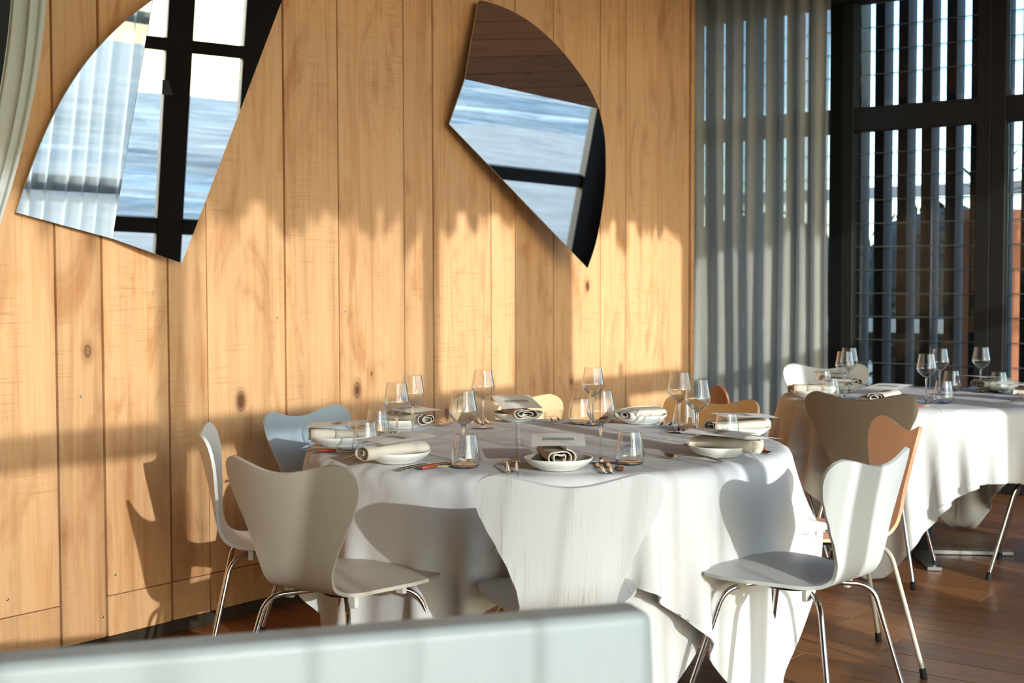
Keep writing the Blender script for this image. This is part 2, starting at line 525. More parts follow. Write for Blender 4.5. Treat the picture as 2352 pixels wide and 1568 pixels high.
# timber wall: individual boards over a dark backing
wb = MB(); wb.box(-1.6, 4.40, .024, .12, 0, CEIL)
wall_left = room_obj(wb.build('wall_left', MT['dark'])); tag(wall_left, 'tall wall of vertical honey-coloured timber boards', None, None, 'structure')
edges = [-1.6,-1.3,-1.02,-.74,-.42,-.13,.233,.414,.698,.878,1.270,1.568,1.968,2.161,2.572,2.760,3.069,3.482,3.719,4.040,4.386]
full = {6}
rng = random.Random(11)
for i, (a, b_) in enumerate(zip(edges[:-1], edges[1:])):
    gap = rng.choice((.0040, .0046, .0055, .0072)); w = b_-a-2*gap*.8
    t = rng.uniform(-.002, .003)
    segs = [(.045, CEIL)] if i in full else [(.045, .1865), (.1895, CEIL)]
    for z0, z1 in segs:
        mb = MB(); mb.box(-w/2, w/2, 0, .022, -(z1-z0)/2, (z1-z0)/2, .0016)
        mb.build('timber_board', MT['wall'], wall_left, ((a+b_)/2, -t, (z0+z1)/2))
mb = MB(); mb.box(4.390, 4.424, -.012, .12, .0, CEIL, .003); mb.build('edge_trim', MT['wall'], wall_left)
# screws in the boards (u, z)
scr = MB(); scr.lathe([(0, .0015), (.003, .0015), (.0046, .0)], 10)
sc0 = None
for (uu, zz) in [(1.225,1.15),(1.60,1.17),(2.20,1.13),(2.62,1.87),(3.6,1.2),(2.55,1.03),(.03,.25),(.395,.12),(.32,.9),(2.78,1.02),(4.1,1.05),(.45,.26),(3.33,1.02),(1.6,2.0),(2.2,1.97)]:
    if sc0 is None:
        sc0 = scr.build('screw', MT['screw'], wall_left); s = sc0
    else:
        s = sc0.copy(); COL.objects.link(s); s.parent = wall_left
    s.location = (uu, -.0035, zz); s.rotation_euler = (math.pi/2, 0, 0)
mb = MB(); mb.box(-1.6, 4.40, -.006, .022, 0, .044, .002)
tag(room_obj(mb.build('baseboard_left', MT['skirt'])), 'low dark skirting under the timber boards', None, None, 'structure')

# recess wall behind the end of the timber wall, far-left end wall
mb = MB(); mb.box(4.40, U_WIN, .90, .95, 0, CEIL)
tag(room_obj(mb.build('wall_recess', MT['plaster'])), 'dim plaster wall of the recess behind the curtain', None, None, 'structure')
mb = MB(); mb.box(U_END-.1, U_END, -N_SEA-.1, .95, 0, CEIL)
tag(room_obj(mb.build('wall_end', MT['plaster'])), 'plaster wall at the far left end', None, None, 'structure')
mb = MB(); mb.box(U_END, -1.6, .0, .1, 0, CEIL)
tag(room_obj(mb.build('wall_left_end', MT['plaster'])), 'plaster wall continuing left of the boards', None, None, 'structure')

# ---------------------------------------------- glazed end wall with glass louvres
def frame_part(name, parent, u0_, u1_, n0, n1, z0, z1, bev=.004):
    mb = MB(); mb.box(u0_, u1_, -n1, -n0, z0, z1, bev)
    return mb.build(name, MT['frame'], parent)
HEAD = 3.05
bays = [(-.80, .21), (.368, 1.155), (1.330, 2.117), (2.29, 3.85), (4.02, 5.60)]
wh = MB(); wh.box(U_WIN-.06, U_WIN+.1, -N_SEA, .9, HEAD, CEIL)
wall_back = room_obj(wh.build('wall_back', MT['frame'])); tag(wall_back, 'black head beam over the glazed end wall', None, None, 'structure')
louv_mesh = {}
for bi, (n0, n1) in enumerate(bays):
    fr = room_obj(empty('window_%d' % (bi+1)))
    fr.location = P0
    tag(fr, 'black framed window bay in the end wall', None, None, 'structure')
    nl = n0 - (.16 if bi == 1 else .087); nr = n1 + .0875
    frame_part('mullion', fr, U_WIN-.05, U_WIN+.05, n0-.16 if bi in (1,) else n0-.0875, n0, 0, HEAD)
    frame_part('mullion', fr, U_WIN-.05, U_WIN+.05, n1, n1+.0875, 0, HEAD)
    frame_part('bottom_rail', fr, U_WIN-.05, U_WIN+.05, n0, n1, 0, .16)
    frame_part('transom', fr, U_WIN-.05, U_WIN+.05, n0, n1, 2.229, 2.380)
    if bi < 3:      # stacked glass louvre blades
        for z0, z1 in ((.16, 2.229), (2.38, HEAD)):
            z = z0 + (.0 if z0 < 1 else .0)
            zz = z1 if z0 < 1 else z0
            cnt = int((z1-z0)/.148)
            for q in range(cnt+1):
                zc = (z1 - .148*q - .074) if z0 < 1 else (z0 + .148*q + .074+ .05)
                if zc+.08 > z1+.02 or zc-.08 < z0-.04: 
                    if not (z0 < zc < z1): continue
                key = (round(n1-n0, 3))
                if key not in louv_mesh:
                    mb = MB(); h = .0815; L = (n1-n0)/2-.004
                    mb.box(-.003, .003, -L, L, -h, h)
                    lo = mb.build('louvre_blade', MT['louvre'], fr)
                    e = MB(); e.box(-.0032, .0032, -L, L, h-.0005, h+.0045)
                    eo = e.build('blade_edge', MT['glass_edge'], lo)
                    louv_mesh[key] = lo
                else:
                    lo = copy_tree(louv_mesh[key], fr)
                lo.location = (U_WIN+.005, -(n0+n1)/2, zc); lo.rotation_euler = (0, math.radians(-3.5), 0)
    else:
        for z0, z1 in ((.16, 2.229), (2.38, HEAD)):
            mb = MB(); mb.box(U_WIN-.004, U_WIN+.004, -n1, -n0, z0, z1); mb.build('pane', MT['pane'], fr)

# vertical timber fins outside the louvres
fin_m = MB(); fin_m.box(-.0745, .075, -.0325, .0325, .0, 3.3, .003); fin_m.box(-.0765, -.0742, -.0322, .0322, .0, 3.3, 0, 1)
fin0 = None
ORD = 'first second third fourth fifth sixth seventh eighth ninth tenth eleventh twelfth thirteenth fourteenth fifteenth sixteenth seventeenth eighteenth nineteenth twentieth twenty-first twenty-second twenty-third twenty-fourth twenty-fifth'.split()
nn = -1.36; k = 0
while nn < 2.35:
    if fin0 is None:
        f = fin0 = fin_m.build('sunshade_fin', [MT['fin'], MT['fin_front_shade']])
    else:
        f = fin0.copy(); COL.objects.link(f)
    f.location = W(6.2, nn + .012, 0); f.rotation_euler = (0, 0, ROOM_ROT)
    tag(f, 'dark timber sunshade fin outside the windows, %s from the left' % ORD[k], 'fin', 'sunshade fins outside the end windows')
    nn += .1588; k += 1

# ---------------------------------------------- sea wall (opposite the timber wall)
sea_wall = MB(); sea_wall.box(U_END, U_WIN+.1, -N_SEA-.1, -N_SEA+.04, 3.15, CEIL)
wall_right = room_obj(sea_wall.build('wall_right', MT['frame'])); tag(wall_right, 'black head beam over the sea-side windows', None, None, 'structure')
posts = [(-4.55,-4.45),(-3.25,-3.15),(-1.8,-1.7),(-.36,-.28),(.5,.62),(1.86,2.06),(2.45,2.75),(4.06,4.16),(5.6,5.84)]
for i, ((a0, a1), (b0, b1)) in enumerate(zip(posts[:-1], posts[1:])):
    fr = room_obj(empty('window_%d' % (i+6))); tag(fr, 'black framed sea-side window bay', None, None, 'structure')
    def sp(name, u0_, u1_, z0, z1):
        mb = MB(); mb.box(u0_, u1_, -N_SEA-.06, -N_SEA+.04, z0, z1, .004); return mb.build(name, MT['frame'], fr)
    sp('mullion', a0, a1, 0, 3.15)
    sp('transom', a1, b0, 2.20, 2.30); sp('bottom_rail', a1, b0, 0, .1); sp('mid_rail', a1, b0, .82, .94)
    for z0, z1 in ((.1,.82),(.94,2.2),(2.3,3.15)):
        mb = MB(); mb.box(a1, b0, -N_SEA-.012, -N_SEA-.006, z0, z1); mb.build('pane', MT['pane'], fr)
mb = MB(); mb.box(5.6, 5.84, -N_SEA-.06, -N_SEA+.08, 0, 3.15, .004)
tag(room_obj(mb.build('trim_1', MT['frame'])), 'black corner post of the glazed walls', None, None, 'structure')
# roof eave with a ragged reed fringe outside the sea wall
mb = MB(); rng = random.Random(5)
xx = -4.6
while xx < 5.9:
    w = rng.uniform(.035, .1); l = rng.uniform(.0, .09) + .07*abs(math.sin(xx*2.3)) + (.07 if rng.random() < .25 else 0)
    if rng.random() < .22: l = -.06
    yy = -N_SEA-.62 + rng.uniform(-.01, .01); zt = CEIL+.02; zb = 3.27 - l
    vs = [(xx-w/2, yy, zt), (xx+w/2, yy, zt), (xx+w*.5, yy, zb+.07), (xx+rng.uniform(-.3,.3)*w, yy, zb), (xx-w*.5, yy, zb+.06)]
    vs2 = [(a, b_-.012, c) for a, b_, c in vs]
    mb.add(vs+vs2, [(0,1,2,3,4),(9,8,7,6,5),(0,4,9,5),(1,6,7,2),(2,7,8,3),(3,8,9,4)])
    xx += w*1.0
tag(room_obj(mb.build('eave_fringe', MT['thatch'])), 'dry reed fringe hanging from the eave outside', 'fringe', None, 'stuff')

# ---------------------------------------------- outside: beach, sea, terrace
mb = MB(); nx, ny = 60, 60
vs = []; 
for i in range(nx+1):
    for j in range(ny+1):
        uu = -30 + 80*i/nx; nn = N_SEA+.3 + 21*(j/ny)
        z = -.35 - 1.0*(j/ny)**1.3 + .05*math.sin(uu*1.3+nn*.7)*math.sin(nn*1.1)
        vs.append((uu, -nn, z))
fs = [(i*(ny+1)+j, (i+1)*(ny+1)+j, (i+1)*(ny+1)+j+1, i*(ny+1)+j+1) for i in range(nx) for j in range(ny)]
mb.add(vs, fs, True)
tag(room_obj(mb.build('beach_sand', MT['sand'])), 'pale sand beach below the sea-side windows', 'beach', None, 'structure')
mb = MB(); vs = []; nx, ny = 90, 220
for i in range(nx+1):
    for j in range(ny+1):
        uu = -180 + 420*i/nx; q = j/ny; nn = 25.0 + 60*q*q*1.0 + 600*max(0, q-.72)
        d = nn-25.0
        amp = .16*min(1, d/3)
        z = -1.32 + amp*math.sin(nn*1.15 + .8*math.sin(uu*.21) + .4*math.sin(uu*.6))*1.0 + .4*amp*math.sin(nn*2.7+uu*.35)
        vs.append((uu, -nn, z))
fs = [(i*(ny+1)+j, (i+1)*(ny+1)+j, (i+1)*(ny+1)+j+1, i*(ny+1)+j+1) for i in range(nx) for j in range(ny)]
mb.add(vs, fs, True)
tag(room_obj(mb.build('sea', MT['sea'])), 'choppy blue grey sea with breaking waves', 'sea', None, 'structure')
mb = MB(); mb.box(U_WIN+.12, 22, -N_SEA-.2, 14, -.12, -.02)
tag(room_obj(mb.build('terrace', MT['paving'])), 'paved terrace outside the end windows', 'terrace', None, 'structure')

fence = room_obj(empty('white_fence')); tag(fence, 'white painted timber rail fence beyond the dark fins', 'fence')
for z0, z1 in ((1.94, 2.03), (.86, .97)):
    mb = MB(); mb.box(8.06, 8.12, -4.5, 3.5, z0, z1, .004); mb.build('rail', MT['white_trim'], fence)
for pn in (-1.75, -.19, 1.37, 2.93):
    mb = MB(); mb.box(8.13, 8.18, -pn-.022, -pn+.022, -.02, 1.95, .004); mb.build('post', MT['white_trim'], fence)

par = empty('sun_blocker_parasol', W(1.08, 6.12, -.4)); tag(par, 'added parasol-shaped sun blocker outside, unseen, shading the taupe chair', 'parasol')  # added out of view only to keep the sun off the taupe chair
mb = MB(); mb.tube([(0,0,0),(0,0,1.5),(0,0,2.85)], .018, 10); mb.build('pole', MT['white_trim'], par)
mb = MB(); vs = []; k_ = 24
for j, (r_, z_) in enumerate([(.20,1.35),(.205,1.45),(.19,1.8),(.165,2.15),(.13,2.45),(.06,2.7),(.02,2.76)]):
    for q in range(k_):
        a_ = 2*math.pi*q/k_; rr_ = r_*(1+.14*math.cos(8*a_)); vs.append((rr_*math.cos(a_), rr_*math.sin(a_), z_))
mb.add(vs, [(j*k_+q, j*k_+(q+1)%k_, (j+1)*k_+(q+1)%k_, (j+1)*k_+q) for j in range(6) for q in range(k_)], True); mb.build('canopy', MT['tie'], par)
mb = MB(); mb.lathe([(0,0),(.24,0),(.25,.03),(.06,.07),(.03,.2),(0,.2)], 24); mb.build('base', MT['black_steel'], par)

def leaf_ball(name, centre, rad, cnt, size, mat, seed, label, cat, group=None):
    rg = random.Random(seed); mb = MB()
    vs = []; fs = []
    for i in range(cnt):
        v = Vector((rg.gauss(0,1), rg.gauss(0,1), rg.gauss(0,1))).normalized()
        r = rg.uniform(.7, 1.0)
        p = Vector((v.x*rad[0], v.y*rad[1], v.z*rad[2]))*r
        a = Vector((rg.gauss(0,1), rg.gauss(0,1), rg.gauss(0,1))).normalized(); b_ = v.cross(a).normalized()
        s = size*rg.uniform(.7,1.3)
        vs += [p-a*s, p+b_*s*.4, p+a*s, p-b_*s*.4]; fs.append((4*i,4*i+1,4*i+2,4*i+3))
    mb.add(vs, fs)
    core = MB(); core.lathe([(0.01,-rad[2]*.8),(rad[0]*.6,-rad[2]*.7),(rad[0]*.9,-rad[2]*.2),(rad[0]*.92,rad[2]*.35),(rad[0]*.6,rad[2]*.78),(.01,rad[2]*.93)], 14)
    e = empty(name, centre); tag(e, label, cat, group)
    o = mb.build('foliage', mat, e); o['kind'] = 'stuff'
    core.build('stem_mass', mat, e)
    return e
leaf_ball('hedge_shrub', W(9.6,-2.3,1.0), (.96,.96,1.02), 1500, .07, MT['hedge'], 1, 'dark green shrub behind the white fence, leftmost', 'shrub', 'shrubs behind the fence')
leaf_ball('hedge_shrub', W(9.6,-.38,1.0), (.96,.96,1.02), 1500, .07, MT['hedge'], 2, 'dark green shrub behind the white fence, middle one', 'shrub', 'shrubs behind the fence')
leaf_ball('hedge_shrub', W(9.6,1.54,1.0), (.96,.96,1.02), 1500, .07, MT['hedge'], 3, 'dark green shrub behind the white fence, rightmost', 'shrub', 'shrubs behind the fence')

pl = empty('palm_planter', W(7.3,.72,-.02)); tag(pl, 'tall terracotta planter outside the louvred window', 'planter')
mb = MB(); mb.lathe([(.0,0),(.2,0),(.21,.05),(.26,1.64),(.285,1.66),(.285,1.79),(.255,1.79),(.24,1.69),(.0,1.69)], 28); mb.build('pot', MT['terracotta'], pl)
palm = empty('yucca_palm', W(7.3,.72,1.66)); tag(palm, 'spiky green palm growing in the terracotta planter', 'palm')
mb = MB(); mb.tube([(0,0,0),(0,.01,.12),(0,0,.22)], [.05,.045,.03], 8); mb.build('trunk', MT['redwood'], palm)
rng = random.Random(8)
for i in range(22):
    a = rng.uniform(0, 6.28); el = rng.uniform(.1, 1.35); L = rng.uniform(.45, .75)
    d = Vector((math.cos(a)*math.cos(el), math.sin(a)*math.cos(el), math.sin(el))); sd = Vector((-math.sin(a), math.cos(a), 0))
    vs = []
    for q in range(5):
        t = q/4; w = .022*(1-t)**.7*(1 if t > 0 else .6)+.001; p = Vector((0,0,.2)) + d*L*t + Vector((0,0,-.25*t*t*math.cos(el)))
        vs += [p-sd*w, p+Vector((0,0,-.004)), p+sd*w]
    mb = MB(); mb.add(vs, [(3*q+k, 3*q+k+1, 3*q+k+4, 3*q+k+3) for q in range(4) for k in (0,1)]); mb.build('frond', MT['palm'], palm)

# ---------------------------------------------- curtains
def pleated(name, u0_, u1_, n_c, z0, z1, mat, label, pleat=.11, amp=.035, seed=0, along='u', tie=0.0):
    rg = random.Random(seed); mb = MB(); L = u1_-u0_
    nu = int(L/pleat*12); nz = 26
    ph = [rg.uniform(0, 6.28) for _ in range(6)]
    vs = []
    for i in range(nu+1):
        s = L*i/nu
        for j in range(nz+1):
            t = j/nz; z = z0 + (z1-z0)*t
            a = 2*math.pi*s/pleat + 1.1*math.sin(s*5.1+ph[0]) + .9*math.sin(s*11.3+ph[1]) + .25*math.sin(z*1.3+ph[2]+s*4)
            k = amp*(.75 + .35*math.sin(s*7.7+ph[3]))*(1.12 - .25*t)
            off = k*math.sin(a) + .3*k*math.sin(2*a+ph[4]) + .012*math.sin(z*2.1+s*9+ph[5])
            lat = .3*k*math.cos(a)
            uu = u0_ + s + lat
            if tie:     # gathered by a tie-back
                q = max(0.0, min(1.0, (z-1.55)/.7)); q = q*q*(3-2*q); c_m = (u0_+u1_)/2
                uu = c_m + (uu-c_m)*(tie + (1-tie)*q)
            vs.append((uu, -(n_c+off), z) if along == 'u' else (n_c+off, -uu, z))
    fs = [(i*(nz+1)+j, (i+1)*(nz+1)+j, (i+1)*(nz+1)+j+1, i*(nz+1)+j+1) for i in range(nu) for j in range(nz)]
    mb.add(vs, fs, True)
    o = room_obj(mb.build(name, mat)); tag(o, label, 'curtain')
    return o
pleated('sheer_curtain', -3.05, -.34, N_SEA-.16, .02, 3.2, MT['sheer'], 'white sheer curtain drawn across the sea window behind the bench', .16, .04, 1)
pleated('sheer_curtain', 2.92, 4.04, N_SEA-.16, .02, 3.2, MT['sheer'], 'white sheer curtain reflected in the left half of the big mirror', .14, .045, 2)
pleated('side_drape', .36, .86, N_SEA-.18, .02, 3.2, MT['drape'], 'bunched pale drape tied back at a post of the sea windows', .085, .05, 3, tie=.4)
pleated('grey_curtain', -.88, .292, 5.62, .02, 3.3, MT['grey_sheer'], 'full height grey sheer curtain beside the timber wall', .125, .042, 4, along='n')

# tied-back pale curtain at the left end of the timber wall
mb = MB(); vs = []; nu, nz = 60, 60
for i in range(nu+1):
    t = i/nu
    for j in range(nz+1):
        h = j/nz; z = .03 + h*3.27
        sweep = .2*max(0, 2.35-max(z, 1.2))**2 - .05*min(1, max(0, 1.2-z)/.6)
        right = -1.375 - sweep
        width = .11 + .05*max(0, z-2.2)
        xx = right - width*(1-t)
        a = t*6.28*2.6
        yy = 4.12 + .009*math.sin(a + .8*math.sin(t*9) + .7*z) + .006*math.sin(z*3+t*7)
        vs.append((xx, yy, z))
mb.add(vs, [(i*(nz+1)+j, (i+1)*(nz+1)+j, (i+1)*(nz+1)+j+1, i*(nz+1)+j+1) for i in range(nu) for j in range(nz)], True)
tag(mb.build('tied_curtain', MT['tie']), 'pale blue-grey curtain swept aside at the top left corner', 'curtain')
mb = MB(); mb.box(-1.2, .055, -.07, -.028, 1.78, 3.2, .006)
tag(room_obj(mb.build('felt_panel', MT['panel'])), 'charcoal felt panel on the timber wall behind the swept curtain', 'panel')

# ---------------------------------------------- folded mirrors
def facet(name, pts, nrm, parent):
    """pts in (u, n, z); glass sheet 6 mm thick"""
    P = [Vector((p[0], -p[1], p[2])) for p in pts]
    nv = Vector((nrm[0], -nrm[1], nrm[2])).normalized()
    k = len(P)
    mb = MB()
    mb.add([p for p in P], [tuple(range(k))], False, 0)
    B = [p - nv*.007 for p in P]
    mb.add(B, [tuple(range(k))[::-1]], False, 1)
    for i in range(k):
        j = (i+1) % k
        mb.add([P[i], P[j], B[j], B[i]], [(0,1,2,3)], False, 1)
    o = mb.build(name, [MT['mirror'], MT['mirror_edge']], parent)
    n0 = o.data.polygons[0].normal
    if n0.dot(nv) < 0:
        o.data.flip_normals()
    return o
def smooth_arc(pts, i0, i1, n=6):
    """refine the run of points i0..i1 with a Catmull-Rom curve"""
    run = [Vector(p) for p in pts[i0:i1+1]]; out = []
    for a in range(len(run)-1):
        p0_ = run[max(0,a-1)]; p1_ = run[a]; p2_ = run[a+1]; p3_ = run[min(len(run)-1,a+2)]
        for q in range(n):
            t = q/n
            out.append(.5*((2*p1_) + (p2_-p0_)*t + (2*p0_-5*p1_+4*p2_-p3_)*t*t + (3*p1_-p0_-3*p2_+p3_)*t**3))
    out.append(run[-1])
    return [Vector(p) for p in pts[:i0]] + out + [Vector(p) for p in pts[i1+1:]]
M1R = [[0.4373,0.0344,1.4426],[0.6958,0.085,1.3595],[1.0479,0.2415,2.3323],[1.1127,0.2703,2.5119],[1.0255,0.2497,2.4958],[0.8375,0.2035,2.4404],[0.6754,0.1609,2.3569],[0.5541,0.1273,2.2738]]
M1L = [[0.4373,0.0344,1.4426],[0.075,0.0263,1.5201],[0.1046,0.0379,1.6175],[0.1601,0.0564,1.7695],[0.2325,0.0753,1.9177],[0.3234,0.0935,2.052],[0.4346,0.1112,2.1717],[0.5509,0.1266,2.2689]]
M2M = [[2.2725,0.0946,2.192],[3.045,0.2909,2.1186],[3.0899,0.2883,2.018],[3.1166,0.2804,1.915],[3.1365,0.2645,1.7685],[3.1375,0.2431,1.6201],[3.1223,0.2173,1.4705],[3.0913,0.1918,1.3526],[2.2154,0.05,1.9907]]
M2T = [[2.2725,0.0946,2.192],[2.4216,0.0492,2.5622],[2.4363,0.05,2.5742],[2.5735,0.0862,2.5552],[2.7149,0.1306,2.5024],[2.851,0.1831,2.4071],[2.9476,0.2286,2.301],[3.0087,0.2624,2.2113],[3.045,0.2909,2.1186]]
n1R = (-0.21577,0.97329,-0.07846); n1L = (-0.04465,0.99349,-0.10478)
n2M = (-0.2563,0.95653,-0.13917); n2T = (-0.22255,0.95281,0.20646)
def planar(pts, nrm):
    nv = Vector(nrm).normalized(); c = Vector(pts[0])
    return [Vector(p) - nv*(Vector(p)-c).dot(nv) for p in pts]
m1 = room_obj(empty('folded_mirror')); tag(m1, 'large two-panel folded mirror with an arched left edge, upper left', 'mirror')
facet('mirror_panel', planar(smooth_arc(M1R, 3, 7), n1R), n1R, m1)
facet('mirror_panel', planar(smooth_arc(M1L, 1, 7), n1L), n1L, m1)
mb = MB(); mb.box(.5, .72, -.05, -.006, 1.62, 1.75); mb.build('wall_mount', MT['mount'], m1)
mb = MB(); mb.box(.6, .66, -.12, -.006, 1.95, 2.0); mb.build('wall_mount', MT['mount'], m1)
m2 = room_obj(empty('folded_mirror')); tag(m2, 'two-panel folded mirror with a curved right edge, between the timber boards and grey curtain', 'mirror')
facet('mirror_panel', planar(smooth_arc(M2M, 1, 7), n2M), n2M, m2)
facet('mirror_panel', planar(smooth_arc(M2T, 2, 8), n2T), n2T, m2)
mb = MB(); mb.box(2.62, 2.68, -.13, -.006, 1.98, 2.04); mb.build('wall_mount', MT['mount'], m2)
mb = MB(); mb.box(2.35, 2.41, -.075, -.006, 2.0, 2.06); mb.build('wall_mount', MT['mount'], m2)

# ------------------------------------------------------------------ tables
TC = Vector((.12, 4.655)); TR = .815; TZ = .738
FC = Vector((1.93, 6.43)); FR = .66

def cloth_sim(r, zt, half, n, steps, iters, seed, rot=0.0, centre=(0,0), boxes=()):
    rg = np.random.RandomState(seed)
    g = np.linspace(-half, half, n)
    X, Y = np.meshgrid(g, g, indexing='ij')
    c, s = math.cos(rot), math.sin(rot)
    P = np.stack([X*c - Y*s, X*s + Y*c, np.full_like(X, zt)], -1)
    h = g[1]-g[0]
    rho = np.hypot(P[...,0], P[...,1])
    w = (rho > r*.93).astype(float)
    ang = np.arctan2(P[...,1], P[...,0])
    wob = sum(rg.uniform(.3,1)*np.sin(k*ang + rg.uniform(0,6.28)) for k in (5,7,9,11,13,16))
    V = np.zeros_like(P)
    V[...,2] = w*(.25*wob)
    V[...,0] = w*rg.normal(0,.05,w.shape); V[...,1] = w*rg.normal(0,.05,w.shape)
    dt = 1/60.
    def con(A, B, wa, wb, rest, k):
        d = B-A; l = np.sqrt((d*d).sum(-1)) + 1e-9; sw = wa+wb
        f = np.where(sw > 0, k*(l-rest)/l/np.maximum(sw, 1e-9), 0)[...,None]*d
        A += wa[...,None]*f; B -= wb[...,None]*f
    for st in range(steps):
        V[...,2] -= 9.8*dt*w
        V *= .985 if st < steps*.6 else .93
        Q = P.copy()
        P += V*dt*w[...,None]
        for it in range(iters):
            for o in (0,1):
                a = slice(o, n-1, 2); b_ = slice(o+1, n, 2)
                ka = len(range(*a.indices(n))); kb = len(range(*b_.indices(n))); m_ = min(ka, kb)
                ia = np.arange(o, o+2*m_, 2)[:m_]; ib = ia+1
                sa = slice(ia[0], ia[-1]+1, 2); sb = slice(ib[0], ib[-1]+1, 2)
                con(P[sa], P[sb], w[sa], w[sb], h, 1.0)
                con(P[:,sa], P[:,sb], w[:,sa], w[:,sb], h, 1.0)
                con(P[sa,:-1], P[sb,1:], w[sa,:-1], w[sb,1:], h*1.41421, .45)
                con(P[sa,1:], P[sb,:-1], w[sa,1:], w[sb,:-1], h*1.41421, .45)
            for o in range(3):
                ia = np.arange(o, n-2, 3); 
                for off in (0,):
                    A = P[ia]; B = P[ia+2]; con(A, B, w[ia], w[ia+2], 2*h, .12); P[ia] = A; P[ia+2] = B
                    A = P[:,ia]; B = P[:,ia+2]; con(A, B, w[:,ia], w[:,ia+2], 2*h, .12); P[:,ia] = A; P[:,ia+2] = B
            rho = np.hypot(P[...,0], P[...,1]); ins = (rho < r+.004) & (P[...,2] < zt) & (w > 0)
            dz = zt-P[...,2]; ds = r+.004-rho
            top = ins & (dz < .012) & (rho < r); side = ins & ~top
            P[...,2] = np.where(top, zt, P[...,2])
            k = np.where(side, (r+.004)/np.maximum(rho, 1e-6), 1)
            P[...,0] *= k; P[...,1] *= k
            P[...,2] = np.maximum(P[...,2], .012)
            # chair seats pushed up to the table hold the cloth back
            for (bx, by, fx, fy) in boxes:
                dx = P[...,0]-bx; dy = P[...,1]-by; ly = dx*fx + dy*fy; lx = dx*fy - dy*fx
                hit = (np.abs(lx) < .218 - .9*np.maximum(0, ly-.14)) & (ly > -.2) & (ly < .245) & (P[...,2] > .37) & (P[...,2] < .474)
                P[...,2] = np.where(hit, .474, P[...,2])
        V = (P-Q)/dt
    return P

def cloth_obj(name, P, centre, label, group=None, lift=0.0, shrink=1.0):
    n = P.shape[0]
    mb = MB()
    vs = P.reshape(-1,3)
    fs = [(i*n+j, (i+1)*n+j, (i+1)*n+j+1, i*n+j+1) for i in range(n-1) for j in range(n-1)]
    mb.add([(a, b_, c) for a, b_, c in vs.tolist()], fs, True)
    o = mb.build(name, MT['cloth'], None, (centre[0], centre[1], lift))
    tag(o, label, 'tablecloth', group)
    # hem: a folded band along the edge
    du = np.gradient(P, axis=0); dv = np.gradient(P, axis=1); nr = np.cross(du, dv); nr /= np.linalg.norm(nr, axis=-1, keepdims=True)+1e-9
    hm = MB()
    ring0 = [(i,0) for i in range(n-1)] + [(n-1,j) for j in range(n-1)] + [(i,n-1) for i in range(n-1,0,-1)] + [(0,j) for j in range(n-1,0,-1)]
    def inner(i, j): return (min(max(i,1),n-2), min(max(j,1),n-2))
    for sgn in (1,-1):
        vo = [P[i,j] + nr[i,j]*.0016*sgn for i,j in ring0]
        vi = [P[i,j]*.15 + P[inner(i,j)]*.85 + nr[inner(i,j)]*.0016*sgn for i,j in ring0]
        k = len(ring0)
        hm.add([tuple(v) for v in vo] + [tuple(v) for v in vi], [(a, (a+1)%k, k+(a+1)%k, k+a) for a in range(k)], True)
    hm.build('hem', MT['cloth'], o)
    sd = o.modifiers.new('thick', 'SOLIDIFY'); sd.thickness = .0016; sd.offset = 0
    ss = o.modifiers.new('smooth', 'SUBSURF'); ss.levels = 1; ss.render_levels = 1
    return o

CHAIRS = {'A': ((.145,3.36), (-.06,1)), 'B': ((-.63,3.63), (.56,.83)), 'C': ((-1.03,4.44), (.985,.17)), 'D': ((-.81,5.15), (.84,-.54)), 'E': ((-.03,5.72), (.2,-.97)), 'F': ((.845,5.60), (-.7,-.71)),
          'G': ((1.345,4.62), (-1,-.05)), 'H': ((1.025,3.745), (-.74,.67)), 'I': ((.90,6.36), (1,.05)), 'J': ((1.455,5.74), (.46,.89)), 'K': ((1.775,7.75), (-.12,-.99)), 'L': ((2.62,5.83), (-.9,.42))}
def seats(keys, centre):
    out = []
    for k_ in keys:
        (x_, y_), f_ = CHAIRS[k_]; f_ = Vector(f_).normalized()
        out.append((x_ + .287*f_.x - centre.x, y_ + .287*f_.y - centre.y, f_.x, f_.y))
    return out
P1 = cloth_sim(TR, TZ+.003, 1.075, 77, 170, 8, 4, math.radians(5), boxes=seats('G', TC))
cloth_obj('tablecloth', P1, TC, 'white linen cloth draped over the large round table in front')
P2 = cloth_sim(TR-.055, TZ-.003, 0.94, 67, 130, 6, 9, math.radians(-22), boxes=seats('G', TC))
cloth_obj('tablecloth_underlay', P2, TC, 'longer white underlay cloth hanging below the front table cloth hem')
P3 = cloth_sim(FR, TZ+.003, .93, 67, 140, 7, 12, math.radians(12), boxes=seats('IK', FC))
cloth_obj('tablecloth', P3, FC, 'white linen cloth on the smaller table beside the windows')

t = empty('round_table', (TC.x, TC.y, 0)); tag(t, 'large round dining table hidden under the white cloth', 'table')
mb = MB(); mb.lathe([(0,TZ-.032),(TR-.042,TZ-.032),(TR-.038,TZ-.03),(TR-.038,TZ-.012),(TR-.042,TZ-.008),(0,TZ-.004)], 64); mb.build('table_top', MT['ceil'], t)
for k in range(4):
    a = math.radians(-37+90*k); cx_, cy_ = .715*math.cos(a), .715*math.sin(a)
    mb = MB(); mb.box(cx_-.02, cx_+.02, cy_-.02, cy_+.02, 0, TZ-.032, .003); mb.build('leg', MT['black_steel'], t)
t = empty('round_table', (FC.x, FC.y, 0)); tag(t, 'pedestal table with a flat steel cross base beside the windows', 'table')
mb = MB(); mb.lathe([(0,TZ-.032),(FR-.042,TZ-.032),(FR-.038,TZ-.03),(FR-.038,TZ-.012),(FR-.042,TZ-.008),(0,TZ-.004)], 64); mb.build('table_top', MT['ceil'], t)
mb = MB(); mb.lathe([(.0,.02),(.055,.02),(.055,TZ-.032),(0,TZ-.032)], 28); mb.build('column', MT['brushed'], t)
